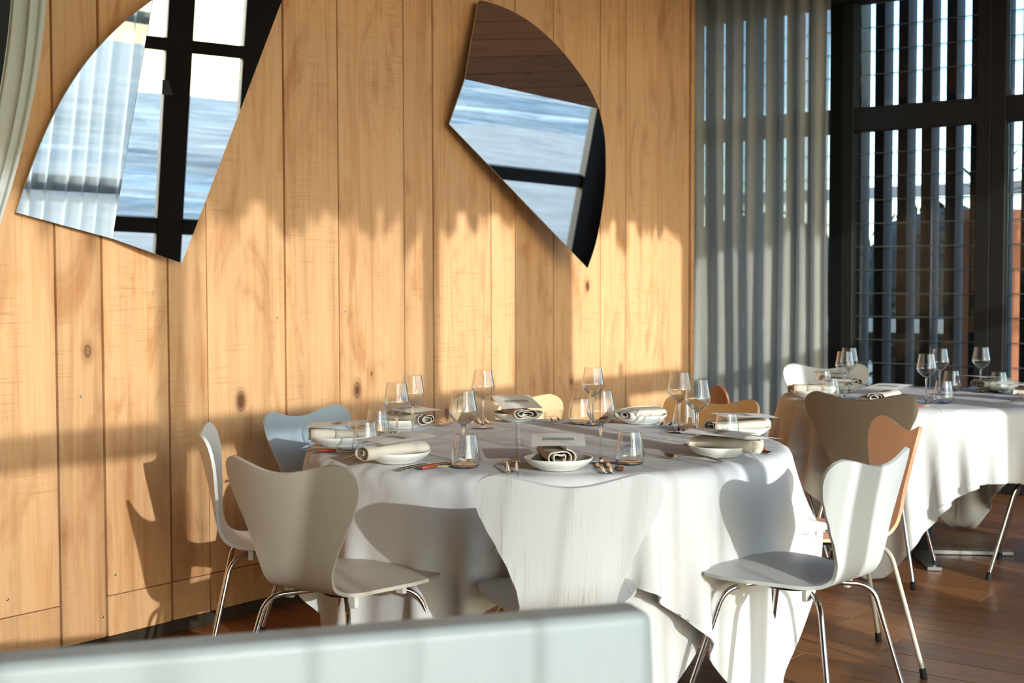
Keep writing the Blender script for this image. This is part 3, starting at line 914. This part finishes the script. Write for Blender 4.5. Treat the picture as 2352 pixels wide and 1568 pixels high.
for k in range(4):
    a = math.radians(-8+90*k)
    mb = MB(); mb.add([(.0,-.045,.004),(.42,-.03,.004),(.42,.03,.004),(0,.045,.004),(.0,-.045,.022),(.42,-.03,.018),(.42,.03,.018),(0,.045,.022)],
                      [(0,3,2,1),(4,5,6,7),(0,1,5,4),(1,2,6,5),(2,3,7,6),(3,0,4,7)])
    mb.build('base_arm', MT['brushed'], t, (0,0,0), (0,0,a))

# ------------------------------------------------------------------ chairs
def shell_mesh():
    prof = [(.232,.434),(.214,.447),(.175,.456),(.11,.459),(.03,.452),(-.05,.443),(-.11,.438),(-.155,.441),(-.19,.455),(-.212,.480),(-.226,.515),(-.236,.56),(-.247,.62),(-.262,.69),(-.276,.745),(-.289,.795)]
    pts = [Vector((0, y, z)) for y, z in prof]
    # dense centre line
    dense = []
    for a in range(len(pts)-1):
        p0_ = pts[max(0,a-1)]; p1_ = pts[a]; p2_ = pts[a+1]; p3_ = pts[min(len(pts)-1,a+2)]
        for q in range(8):
            t = q/8
            dense.append(.5*((2*p1_) + (p2_-p0_)*t + (2*p0_-5*p1_+4*p2_-p3_)*t*t + (3*p1_-p0_-3*p2_+p3_)*t**3))
    dense.append(pts[-1])
    S = [0.0]
    for a, b_ in zip(dense[:-1], dense[1:]): S.append(S[-1] + (b_-a).length)
    L = S[-1]
    def at(s):
        s = max(0, min(L+.06, s))
        if s >= L:
            d = (dense[-1]-dense[-3]).normalized(); return dense[-1] + d*(s-L), d
        lo = 0; hi = len(S)-1
        while hi-lo > 1:
            m_ = (lo+hi)//2
            if S[m_] <= s: lo = m_
            else: hi = m_
        f = (s-S[lo])/(S[hi]-S[lo]); return dense[lo].lerp(dense[hi], f), (dense[hi]-dense[lo]).normalized()
    # half width along the strip (fraction of length, half width)
    hw = [(0,.135),(.012,.162),(.035,.187),(.08,.206),(.16,.216),(.25,.212),(.34,.19),(.42,.158),(.50,.131),(.56,.122),(.62,.130),(.69,.152),(.76,.182),(.82,.210),(.87,.230),(.915,.240),(.95,.238),(.975,.228),(.99,.212),(1.0,.186)]
    def w_at(v):
        for a in range(len(hw)-1):
            if v <= hw[a+1][0]:
                p0_ = hw[max(0,a-1)][1]; p1_ = hw[a][1]; p2_ = hw[a+1][1]; p3_ = hw[min(len(hw)-1,a+2)][1]
                t = (v-hw[a][0])/(hw[a+1][0]-hw[a][0])
                return p1_ + (p2_-p1_)*(t*t*(3-2*t)*.35 + t*.65)
        return hw[-1][1]
    nv_, nt_ = 64, 20
    top = []; 
    vvals = [i/nv_ for i in range(nv_+1)]
    vvals = sorted(set(vvals + [.006,.02,.985,.993]))
    for v in vvals:
        w = w_at(v); row = []
        for j in range(nt_+1):
            tt = -1 + 2*j/nt_; xx = w*tt
            Lx = L + .0 - .026*math.cos(min(1, abs(xx)/.2)*math.pi)*.5 - .013 + .013
            s0 = .02*(xx/.14)**2*(1-v)**12
            s = s0 + v*(Lx-s0)
            p, d = at(s)
            nrm = Vector((0, -d.z, d.y))
            if nrm.z < 0 and s < L*.5: nrm = -nrm
            fwd = Vector((0, d.z, -d.y))       # sitter side
            if s < L*.45 and fwd.z < 0: fwd = -fwd
            # wings curl toward the sitter on the back, sides fall slightly on the seat
            kb = max(0, min(1, (v-.5)/.25)); kb = kb*kb*(3-2*kb)
            ks = max(0, min(1, (.36-v)/.2))
            up_ = Vector((0, -d.z, d.y)) if False else Vector((0,0,0))
            back_n = Vector((0, d.z, -d.y)) if d.z > .3 else Vector((0, 0, 1))
            off = kb*.78*xx*xx
            p2_ = p + Vector((xx,0,0)) + (Vector((0, abs(d.z), -d.y*(1 if d.z > 0 else 0))).normalized() if d.z > .25 else Vector((0,0,1)))*off
            p2_ += Vector((0,0,1))*(-ks*.28*xx*xx)
            row.append(p2_)
        top.append(row)
    nv2 = len(top)
    # normals by finite differences
    def nrm_at(i, j):
        a = top[min(nv2-1,i+1)][j]-top[max(0,i-1)][j]; b_ = top[i][min(nt_,j+1)]-top[i][max(0,j-1)]
        n_ = b_.cross(a); 
        return n_.normalized() if n_.length > 1e-9 else Vector((0,0,1))
    T = .0105
    fr = [p for row in top for p in row]
    bk = [top[i][j] - nrm_at(i,j)*T for i in range(nv2) for j in range(nt_+1)]
    mb = MB(); m_ = nt_+1
    quads = [(i*m_+j, i*m_+j+1, (i+1)*m_+j+1, (i+1)*m_+j) for i in range(nv2-1) for j in range(nt_)]
    mb.add(fr, quads, True); mb.add(bk, [q[::-1] for q in quads], True)
    loop = [j for j in range(m_)] + [i*m_+nt_ for i in range(1,nv2)] + [(nv2-1)*m_+j for j in range(nt_-1,-1,-1)] + [i*m_ for i in range(nv2-2,0,-1)]
    rim = []; k = len(loop)
    mid = []
    for q in loop:
        rim.append(fr[q]);
    for q in loop: rim.append(bk[q])
    mb.add(rim, [(a, k+a, k+(a+1)%k, (a+1)%k) for a in range(k)], True)
    return mb
SHELL = shell_mesh()

def arc_pts(p, c, q, n=6):
    """quadratic bend from p through control c to q"""
    p, c, q = Vector(p), Vector(c), Vector(q)
    return [p*(1-t)**2 + c*2*t*(1-t) + q*t*t for t in [i/n for i in range(n+1)]]
LEG_M = {}
def leg_mesh(sx, sy):
    tip = Vector((.232*sx, .235 if sy > 0 else -.265, .012))
    knee = Vector((.150*sx, .135 if sy > 0 else -.175, .405 if sy > 0 else .412))
    inner = Vector((.045*sx, .05 if sy > 0 else -.06, .424))
    dirn = (tip-knee).normalized(); din = (inner-knee).normalized()
    pts = [inner] + arc_pts(knee + din*.05, knee, knee + dirn*.05, 7) + [tip]
    mb = MB(); mb.tube(pts, .0078, 12)
    return mb, tip, dirn
chair_protos = {}
def make_chair(loc, facing, mat, label, leg_mat='chrome', top_z=None, name='shell_chair'):
    rz = math.atan2(facing[1], facing[0]) - math.pi/2
    f = Vector(facing).normalized()
    org = Vector((loc[0] + .287*f.x, loc[1] + .287*f.y, 0))
    e = empty(name, org, rz); tag(e, label, 'chair', 'moulded shell chairs around the tables')
    if not chair_protos:
        o = SHELL.build('shell', None); chair_protos['shell'] = o.data; o.data.materials.append(MT['clip'])
        bpy.data.objects.remove(o)
        for sx in (-1,1):
            for sy in (-1,1):
                mb, tip, dirn = leg_mesh(sx, sy); o = mb.build('leg', MT['chrome']); chair_protos[('leg',sx,sy)] = o.data; bpy.data.objects.remove(o)
                mb = MB(); b0 = tip - dirn*.022; mb.tube([b0, tip - dirn*.02, tip + Vector((0,0,-.009)), tip + Vector((0,0,-.012))], [.0095,.0112,.0118,.0105], 12)
                o = mb.build('foot_cap', MT['rubber']); chair_protos[('cap',sx,sy)] = o.data; bpy.data.objects.remove(o)
                mb = MB(); q = Vector((.118*sx, .105*sy-.01, .434)); mb.box(q.x-.014, q.x+.014, q.y-.008, q.y+.008, .402, .445, .002)
                o = mb.build('clip', MT['clip']); chair_protos[('clip',sx,sy)] = o.data; bpy.data.objects.remove(o)
        mb = MB(); mb.lathe([(0,.408),(.07,.408),(.078,.414),(.078,.43),(.06,.44),(0,.44)], 24); o = mb.build('seat_mount', MT['rubber']); chair_protos['mount'] = o.data; bpy.data.objects.remove(o)
    def part(nm, data, mt=None, par=e):
        o = bpy.data.objects.new(nm, data); COL.objects.link(o); o.parent = par
        if mt:
            o.material_slots[0].link = 'OBJECT'; o.material_slots[0].material = mt
        return o
    part('shell', chair_protos['shell'], mat)
    for sx in (-1,1):
        for sy in (-1,1):
            lg = part('leg', chair_protos[('leg',sx,sy)], MT[leg_mat])
            part('foot_cap', chair_protos[('cap',sx,sy)], None, lg)
            part('clip', chair_protos[('clip',sx,sy)])
    part('seat_mount', chair_protos['mount'])
    return e
C_ = {}
C_['A'] = painted_ply('whitewashed ash ply', (204,206,205), .75, (176,162,140), .45)
C_['B'] = painted_ply('greige lacquered ply', (190,182,168), 0, rough=.4, gr=1.0)
C_['C'] = painted_ply('white lacquered ply', (222,222,220), 0)
C_['D'] = painted_ply('blue grey lacquered ply', (176,192,204), 0, rough=.45)
C_['E'] = painted_ply('pale beech ply', (230,196,150), .3, (206,160,108), .4)
C_['F'] = painted_ply('honey beech ply', (228,184,128), .3, (200,146,90), .4)
C_['G'] = painted_ply('salmon lacquered ply', (238,184,146), 0, rough=.3, gr=.2)
C_['H'] = painted_ply('silver grey lacquered ply', (200,203,200), 0, rough=.4, gr=.8)
C_['I'] = painted_ply('walnut brown ply', (150,92,56), .3, (120,70,40), .4)
C_['J'] = painted_ply('taupe lacquered ply', (136,122,104), 0, rough=.5)
C_['K'] = painted_ply('cool white lacquered ply', (206,212,210), 0)
C_['L'] = painted_ply('slate grey lacquered ply', (118,122,122), 0)
make_chair(*CHAIRS['A'], C_['A'], 'whitewashed chair with visible wood grain, back to camera at front centre')
make_chair(*CHAIRS['B'], C_['B'], 'greige chair with its back turned, front left of the large table')
make_chair(*CHAIRS['C'], C_['C'], 'white chair seen edge-on at the left of the large table')
make_chair(*CHAIRS['D'], C_['D'], 'blue-grey chair facing camera at the left behind the table')
make_chair(*CHAIRS['E'], C_['E'], 'pale beech chair behind the table centre, below the sunlit boards')
make_chair(*CHAIRS['F'], C_['F'], 'honey beech chair behind the right side of the large table')
make_chair(*CHAIRS['G'], C_['G'], 'salmon orange chair with painted legs, right of the large table', 'beige_metal')
make_chair(*CHAIRS['H'], C_['H'], 'silver-grey chair at front right, sunlit back and shaded seat')
make_chair(*CHAIRS['I'], C_['I'], 'walnut brown chair beside the grey curtain, left of the window table')
make_chair(*CHAIRS['J'], C_['J'], 'taupe chair with its back turned, in front of the window table')
make_chair(*CHAIRS['K'], C_['K'], 'cool white chair behind the window table by the curtain')
make_chair(*CHAIRS['L'], C_['L'], 'slate grey chair cut off at the right picture edge')

# ------------------------------------------------------------------ bench in the foreground
bd = Vector((.794,.25,0)).normalized(); ba = math.atan2(bd.y, bd.x)
be = empty('upholstered_bench', (.168,1.903,0), ba); tag(be, 'white leatherette bench back, out of focus in the foreground', 'bench')
# local x runs along the bench to the right end at 0, local -y toward the camera
def pad(x0, x1, y0, y1, z0, z1, r, seg=5, flare=0.0):
    """rounded slab"""
    mb = MB(); rings = []
    def ring(z, ins):
        pts = []
        cs = [(x1-r,y0+r,-90),(x1-r,y1-r,0),(x0+r,y1-r,90),(x0+r,y0+r,180)]
        for cx_, cy_, a0 in cs:
            for q in range(seg+1):
                a = math.radians(a0 + 90*q/seg); fx = flare*(z1-z) if cx_ > (x0+x1)/2 else 0
                pts.append((cx_ + (r-ins)*math.cos(a) + fx, cy_ + (r-ins)*math.sin(a), z))
        return pts
    zs = [(z0,0)] + [(z1-r + r*math.sin(a), r - r*math.cos(a)) for a in [math.radians(90*q/seg) for q in range(seg+1)]]
    zs[-1] = (z1, r*.98)
    rr = [ring(z, i_) for z, i_ in zs]; k = len(rr[0])
    vs = [p for rg_ in rr for p in rg_]
    fs = [(a*k+b_, a*k+(b_+1)%k, (a+1)*k+(b_+1)%k, (a+1)*k+b_) for a in range(len(rr)-1) for b_ in range(k)]
    mb.add(vs, fs, True); mb.add(rr[-1], [tuple(range(k))], True); mb.add(rr[0], [tuple(range(k))[::-1]])
    return mb
pad(-1.9, 0, -.075, 0, .12, .85, .016, 6, .05).build('backrest', MT['leather'], be)
pad(-1.9, .07, -.56, -.078, .30, .44, .03, 5).build('seat_cushion', MT['leather'], be)
mb = MB(); mb.box(-1.88, .05, -.54, -.09, .05, .30, .006); mb.build('base', MT['black_steel'], be)
for xx in (-1.8, -.03):
    for yy in (-.5, -.12):
        mb = MB(); mb.lathe([(.0,0),(.018,0),(.02,.05),(0,.05)], 14, xx, yy, 0); mb.build('foot', MT['rubber'], be)

# ------------------------------------------------------------------ table settings
TOP = TZ + .0055
def wine_glass_proto():
    e = empty('wine_glass')
    H_ = .218
    bowl = [(.0035,.1135),(.012,.116),(.024,.124),(.036,.136),(.0425,.148),(.0436,.154),(.0425,.162),(.0385,.182),(.0325,H_)]
    mb = MB(); mb.lathe(bowl, 40)
    inner = [(r-.0011 if r > .01 else r, z+.0006) for r, z in bowl]
    mb.lathe([(r, z) for r, z in bowl[-1:]] + [(bowl[-1][0]-.0005, H_+.0006)] + inner[::-1][:1], 40)
    b = mb.build('bowl', MT['glass'], e)
    mb = MB(); mb.lathe([(.0,.002),(.0375,.0012),(.0385,.0022),(.037,.0032),(.02,.0045),(.008,.0075),(.0042,.014),(.0036,.03),(.0036,.08),(.0044,.1),(.0075,.112),(.0,.1145)], 32)
    mb.build('stem', MT['stem'], e)
    return e
def tumbler_proto():
    e = empty('tumbler')
    prof = [(.0,.004),(.03,.004),(.038,.006),(.0435,.014),(.0445,.024),(.0435,.034),(.0395,.058),(.035,.082),(.0325,.098)]
    mb = MB(); mb.lathe(prof, 40)
    mb.lathe([(.0325,.098),(.0319,.0986),(.0313,.098)], 40)
    mb.build('wall', MT['glass'], e)
    mb = MB(); mb.lathe([(0,.0),(.031,.0),(.037,.0015),(.041,.0065),(.040,.010),(.03,.0078),(0,.0072)], 36); mb.build('glass_base', MT['stem'], e)
    return e
def add_dashes(e, prof, ang, z0, z1, cnt=6):
    for k in range(cnt):
        z = z0 + (z1-z0)*k/(cnt-1)
        def r_at(zz):
            for (ra, za), (rb, zb) in zip(prof[:-1], prof[1:]):
                if za <= zz <= zb: return ra + (rb-ra)*(zz-za)/(zb-za) + .0004
            return prof[-1][0]
        hw_ = .00065; mb = MB(); vs = []
        for zz in (z-.0028, z+.0028):
            for s_ in (-1, 1):
                a = ang + s_*hw_/.04; vs.append((r_at(zz)*math.cos(a), r_at(zz)*math.sin(a), zz))
        vs2 = [(x_*.992, y_*.992, z_) for x_, y_, z_ in vs]
        mb.add(vs+vs2, [(0,1,3,2),(6,7,5,4),(0,2,6,4),(1,5,7,3),(2,3,7,6),(0,4,5,1)])
        mb.build('dash_mark', MT['dashes'], e)  # row of short dark dashes on the outer glass surface
def plate_proto():
    e = empty('plate')
    mb = MB(); mb.lathe([(.0,.004),(.052,.004),(.054,.0),(.06,.0),(.063,.004),(.082,.012),(.096,.024),(.1015,.0335),(.1008,.0348),(.0985,.0345)], 56); mb.build('dish', MT['porcelain'], e)
    mb = MB(); mb.lathe([(.0985,.0345),(.094,.0265),(.082,.0165),(.066,.0105),(.04,.0085),(0,.0082)], 56); mb.build('inner_face', MT['glaze'], e)  # inside of the plate is a darker, warmer grey than its outside
    return e
def fork_mesh():
    mb = MB()
    mb.ribbon([(-.1,.0062,.004),(-.096,.0068,.0042),(-.07,.0058,.0075),(-.03,.0040,.0135),(.01,.0026,.0165),(.035,.0028,.0150),(.046,.007,.0115),(.054,.0112,.0085),(.066,.0122,.0060),(.071,.0122,.0056)], .0022)
    for k in range(4):
        xc = -.0102 + .0068*k
        mb.ribbon([(.070,.0021,.0056,xc),(.08,.0020,.0060,xc*.98),(.094,.0017,.0088,xc*.96),(.103,.0012,.0125,xc*.95),(.105,.0005,.0135,xc*.95)], .0016)
    return mb
def knife_mesh():
    mb = MB()
    mb.ribbon([(-.108,.0072,.002),(-.104,.0082,.002),(-.08,.0070,.0045),(-.03,.0050,.0065),(.0,.0052,.0055),(.008,.0078,.0022),(.05,.0088,.0012),(.085,.0084,.0008),(.1,.0058,.0006),(.108,.0012,.0006)], .0034)
    return mb
def butter_proto():
    e = empty('butter_knife')
    mb = MB(); mb.tube([(0,-.06,.006),(0,-.058,.006),(0,-.04,.0066),(0,-.01,.006),(0,-.002,.0055)], [.002,.0052,.0062,.0054,.0045], 12); mb.build('handle', MT['redwood'], e)
    mb = MB(); mb.ribbon([(-.004,.0032,.004),(.01,.0036,.0035),(.025,.0085,.0022),(.045,.0105,.0016),(.062,.0075,.0014),(.068,.002,.0014)], .0022); mb.build('blade', MT['horn'], e)
    return e
def napkin_mesh(seed):
    rg = random.Random(seed); mb = MB()
    path = []; turns = 2.35; n = 74
    for i in range(n+1):
        t = i/n
        a = -turns*2*math.pi*(1-t) + 1.2 + rg.uniform(-.05,.05)
        k = .2 + .8*t**.85
        xx = .0445*k*math.cos(a); zz = .0255*k*math.sin(a) + .002*math.sin(3*a)
        path.append(Vector((xx, 0, zz)))
    # S-shaped inner fold
    inner = [Vector((.0435*.2*math.cos(a_) , 0, .012*math.sin(a_))) for a_ in (0,)]
    th = .0017
    ny = 9; L = .215
    vs = []; 
    offs = []
    for i, p in enumerate(path):
        d = (path[min(n,i+1)]-path[max(0,i-1)]).normalized(); nn_ = Vector((-d.z,0,d.x)); offs.append(nn_*th)
    for j in range(ny+1):
        y = -L*.5 + L*j/ny; q = j/ny
        sx = 1.0 + .14*q + .03*math.sin(q*6+seed); sz = 1.0 - .22*q + .05*math.sin(q*5+seed)
        bend = .006*math.sin(q*3.1+seed)
        for i, p in enumerate(path):
            for s_ in (1, -1):
                c = p + offs[i]*s_
                jig = .0016*math.sin(i*.55+seed*1.7+q*2)
                vs.append((c.x*sx + bend, y + (.005*math.sin(i*.09+seed) if j in (0,ny) else 0), c.z*sz + jig + .0275*sz))
    m_ = 2*(n+1); fs = []
    for j in range(ny):
        for i in range(n):
            a = j*m_+2*i; b_ = (j+1)*m_+2*i
            fs.append((a, a+2, b_+2, b_)); fs.append((a+1, b_+1, b_+3, a+3))
        for i in (0, n):
            a = j*m_+2*i; b_ = (j+1)*m_+2*i; fs.append((a, b_, b_+1, a+1))
    mb.add(vs, fs, True)
    caps = []
    for j in (0, ny):
        for i in range(n):
            a = j*m_+2*i; caps.append((a, a+1, a+3, a+2))
    base = len(mb.v)-len(vs)
    for f in caps: mb.f.append(tuple(base+q for q in f)); mb.sm.append(False); mb.mi.append(0)
    return mb
def card_proto():
    e = empty('menu_card')
    mb = MB(); vs = []; nx_, ny_ = 6, 8
    for i in range(nx_+1):
        for j in range(ny_+1):
            x_ = -.08+.16*i/nx_; y_ = -.1+.2*j/ny_; vs.append((x_, y_, .004*math.cos(x_*14) - .05*max(0,abs(y_)-.02)**2*2))
    fs = [(i*(ny_+1)+j, (i+1)*(ny_+1)+j, (i+1)*(ny_+1)+j+1, i*(ny_+1)+j+1) for i in range(nx_) for j in range(ny_)]
    mb.add(vs, fs, True); k = len(vs)
    mb.add([(a,b_,c-.0008) for a,b_,c in vs], [f[::-1] for f in fs], True)
    mb.build('sheet', MT['card'], e)
    mb = MB(); vs = []
    for i in range(5):
        for j in range(4):
            x_ = -.047+.094*i/4; y_ = -.022+.052*j/3; vs.append((x_, y_, .004*math.cos(x_*14) - .05*max(0,abs(y_)-.02)**2*2 + .0006))
    mb.add(vs, [(i*4+j, (i+1)*4+j, (i+1)*4+j+1, i*4+j+1) for i in range(4) for j in range(3)], True)
    mb.build('printed_picture', MT['print'], e)
    return e
PR = {'wine_glass': wine_glass_proto(), 'tumbler': tumbler_proto(), 'plate': plate_proto(), 'butter_knife': butter_proto(), 'menu_card': card_proto()}
used = set()
FORK = fork_mesh(); KNIFE = knife_mesh()
fork_o = FORK.build('fork', MT['steel']); knife_o = KNIFE.build('knife', MT['steel'])
PR['fork'] = fork_o; PR['knife'] = knife_o
def place(kind, loc, rz, label, group, rx=0.0, ry=0.0):
    if kind not in used:
        used.add(kind); o = PR[kind]
    else:
        o = copy_tree(PR[kind])
    o.location = loc; o.rotation_euler = (rx, ry, rz)
    o['label'] = label; o['category'] = kind.replace('_', ' '); o['group'] = group
    return o
PLATE_IN = {'A': .15, 'B': .125, 'C': .112, 'D': .11, 'E': .105, 'F': .105, 'G': .108, 'H': .16}
CARD = {'A': (.1, 4), 'E': (-.01, -10), 'D': (.03, -3), 'K': (0, -6), 'C': (-.005, 2), 'G': (-.005, 2), 'B': (-.0, 3), 'H': (-.0, 2)}
NAP = {'A': (.055, .0), 'B': (-.015, -.08), 'H': (-.015, .05), 'F': (.0, -.2), 'E': (.03, .05), 'D': (.02, .1)}
def setting(key, centre, radius, edge_ang, who, far=False, seed=0, card=True, forks=True, knives=True, pr=None):
    """edge_ang: direction from table centre to the diner"""
    a = math.radians(edge_ang); rg = random.Random(seed)
    rz = a + math.pi/2           # local +y points to the table centre
    rz = a - math.pi/2 + math.pi
    c_, s_ = math.cos(rz), math.sin(rz)
    edge = Vector((centre[0] + radius*math.cos(a), centre[1] + radius*math.sin(a), 0))
    def L(x_, y_, z_):
        return (edge.x + c_*x_ - s_*y_, edge.y + s_*x_ + c_*y_, TOP + z_)
    py = PLATE_IN.get(key, .13)
    place('plate', L(0, py, 0), rz, 'white shallow plate ' + who, 'plates')
    nm = napkin_mesh(seed+1).build('linen_napkin', MT['napkin'], None, L(rg.uniform(-.006,.006), py+NAP.get(key, (.01, 0))[0], .0135), (math.radians(2.0), 0, rz + NAP.get(key, (.01, 0))[1] + rg.uniform(-.06,.06)))
    tag(nm, 'rolled oatmeal linen napkin ' + who, 'napkin', 'rolled napkins')
    if card:
        cy_o, ctl = CARD.get(key, (.085, 3))
        place('menu_card', L(rg.uniform(-.01,.01), py+cy_o, .072), rz + NAP.get(key, (.01, 0))[1]*.8 + rg.uniform(-.1,.1), 'ivory menu card with beach picture ' + who, 'menu cards', math.radians(ctl))
    if forks:
        place('fork', L(-.15, py+.01, 0), rz + .02, 'outer steel fork ' + who, 'forks')
        place('fork', L(-.122, py+.025, 0), rz - .02, 'inner steel fork ' + who, 'forks')
    if knives:
        place('knife', L(.125, py+.0, 0), rz + .03, 'inner steel knife ' + who, 'knives')
        place('knife', L(.152, py-.0, 0), rz - .03, 'outer steel knife ' + who, 'knives')
        place('butter_knife', L(.185, py-.01, 0), rz - .05, 'wooden handled butter knife ' + who, 'butter knives')
WHO = {'A': ('at the whitewashed front chair', -88.7), 'B': ('at the greige front-left chair', -133), 'C': ('at the edge-on white chair', 187), 'D': ('at the blue-grey chair', 139),
       'E': ('at the pale beech chair', 98), 'F': ('at the honey beech chair', 58), 'G': ('at the salmon orange chair', 13), 'H': ('at the silver-grey front-right chair', -35.5)}
for i, (k_, (who, ang)) in enumerate(WHO.items()):
    setting(k_, TC, TR, ang, who, seed=i*3+1, card=(k_ != 'F'))
FWHO = {'J': ('at the taupe chair', -125), 'I': ('at the walnut brown chair', 185), 'K': ('at the cool white chair', 122), 'L': ('at the slate grey chair', -30), 'M': ('at the right rear of the window table', 32)}
for i, (k_, (who, ang)) in enumerate(FWHO.items()):
    setting(k_, FC, FR, ang, who, True, seed=40+i*3)
BOWL = [(.0035,.1135),(.012,.116),(.024,.124),(.036,.136),(.0425,.148),(.0436,.154),(.0425,.162),(.0385,.182),(.0325,.218)]
TUMB = [(.0,.004),(.03,.004),(.038,.006),(.0435,.014),(.0445,.024),(.0435,.034),(.0395,.058),(.035,.082),(.0325,.098)]
glasses = [('w',-.148,4.139,'at the greige front-left chair'),('w',-.108,5.088,'at the pale beech chair'),('w',-.35,4.798,'at the blue-grey chair'),('w',-.378,4.465,'at the edge-on white chair'),
           ('w',.307,5.185,'at the honey beech chair'),('w',.269,4.131,'at the whitewashed front chair'),('w',.604,4.926,'at the salmon orange chair'),('w',.62,4.561,'at the silver-grey front-right chair'),
           ('t',-.138,4.03,'at the greige front-left chair'),('t',-.472,4.387,'at the edge-on white chair'),('t',-.471,4.774,'at the blue-grey chair'),('t',.26,5.233,'at the honey beech chair'),
           ('t',.353,4.09,'at the whitewashed front chair'),('t',.631,4.99,'at the salmon orange chair'),('t',.728,4.62,'at the silver-grey front-right chair'),
           ('w',1.537,6.308,'at the taupe chair'),('w',1.634,6.62,'at the walnut brown chair'),('w',1.843,6.075,'at the slate grey chair'),('w',2.042,6.52,'at the cool white chair'),('w',2.28,6.64,'at the right rear of the window table'),
           ('t',1.457,6.25,'at the taupe chair'),('t',1.538,6.74,'at the walnut brown chair'),('t',1.915,6.06,'at the slate grey chair'),('t',2.163,6.72,'at the cool white chair'),('t',2.36,6.62,'at the right rear of the window table')]
dash = {0: ('w', -2.0), 1: ('w', -1.5), 5: ('w', -1.45), 8: ('t', -2.35), 12: ('t', -1.45)}
for i, (kd, gx, gy, who) in enumerate(glasses):
    kind = 'wine_glass' if kd == 'w' else 'tumbler'
    nm = 'stemmed wine glass ' if kd == 'w' else 'clear stemless tumbler '
    place(kind, (gx, gy, TOP), 0, nm + who, 'wine glasses' if kd == 'w' else 'tumblers')
for i, (kd, ang) in dash.items():
    _, gx, gy, who = glasses[i]
    tgt = [o for o in COL.objects if o.parent is None and o.type == 'EMPTY' and abs(o.location.x-gx) < 1e-4 and abs(o.location.y-gy) < 1e-4][0]
    if kd == 'w': add_dashes(tgt, BOWL, ang, .158, .2, 7)
    else: add_dashes(tgt, TUMB, ang, .03, .075, 6)
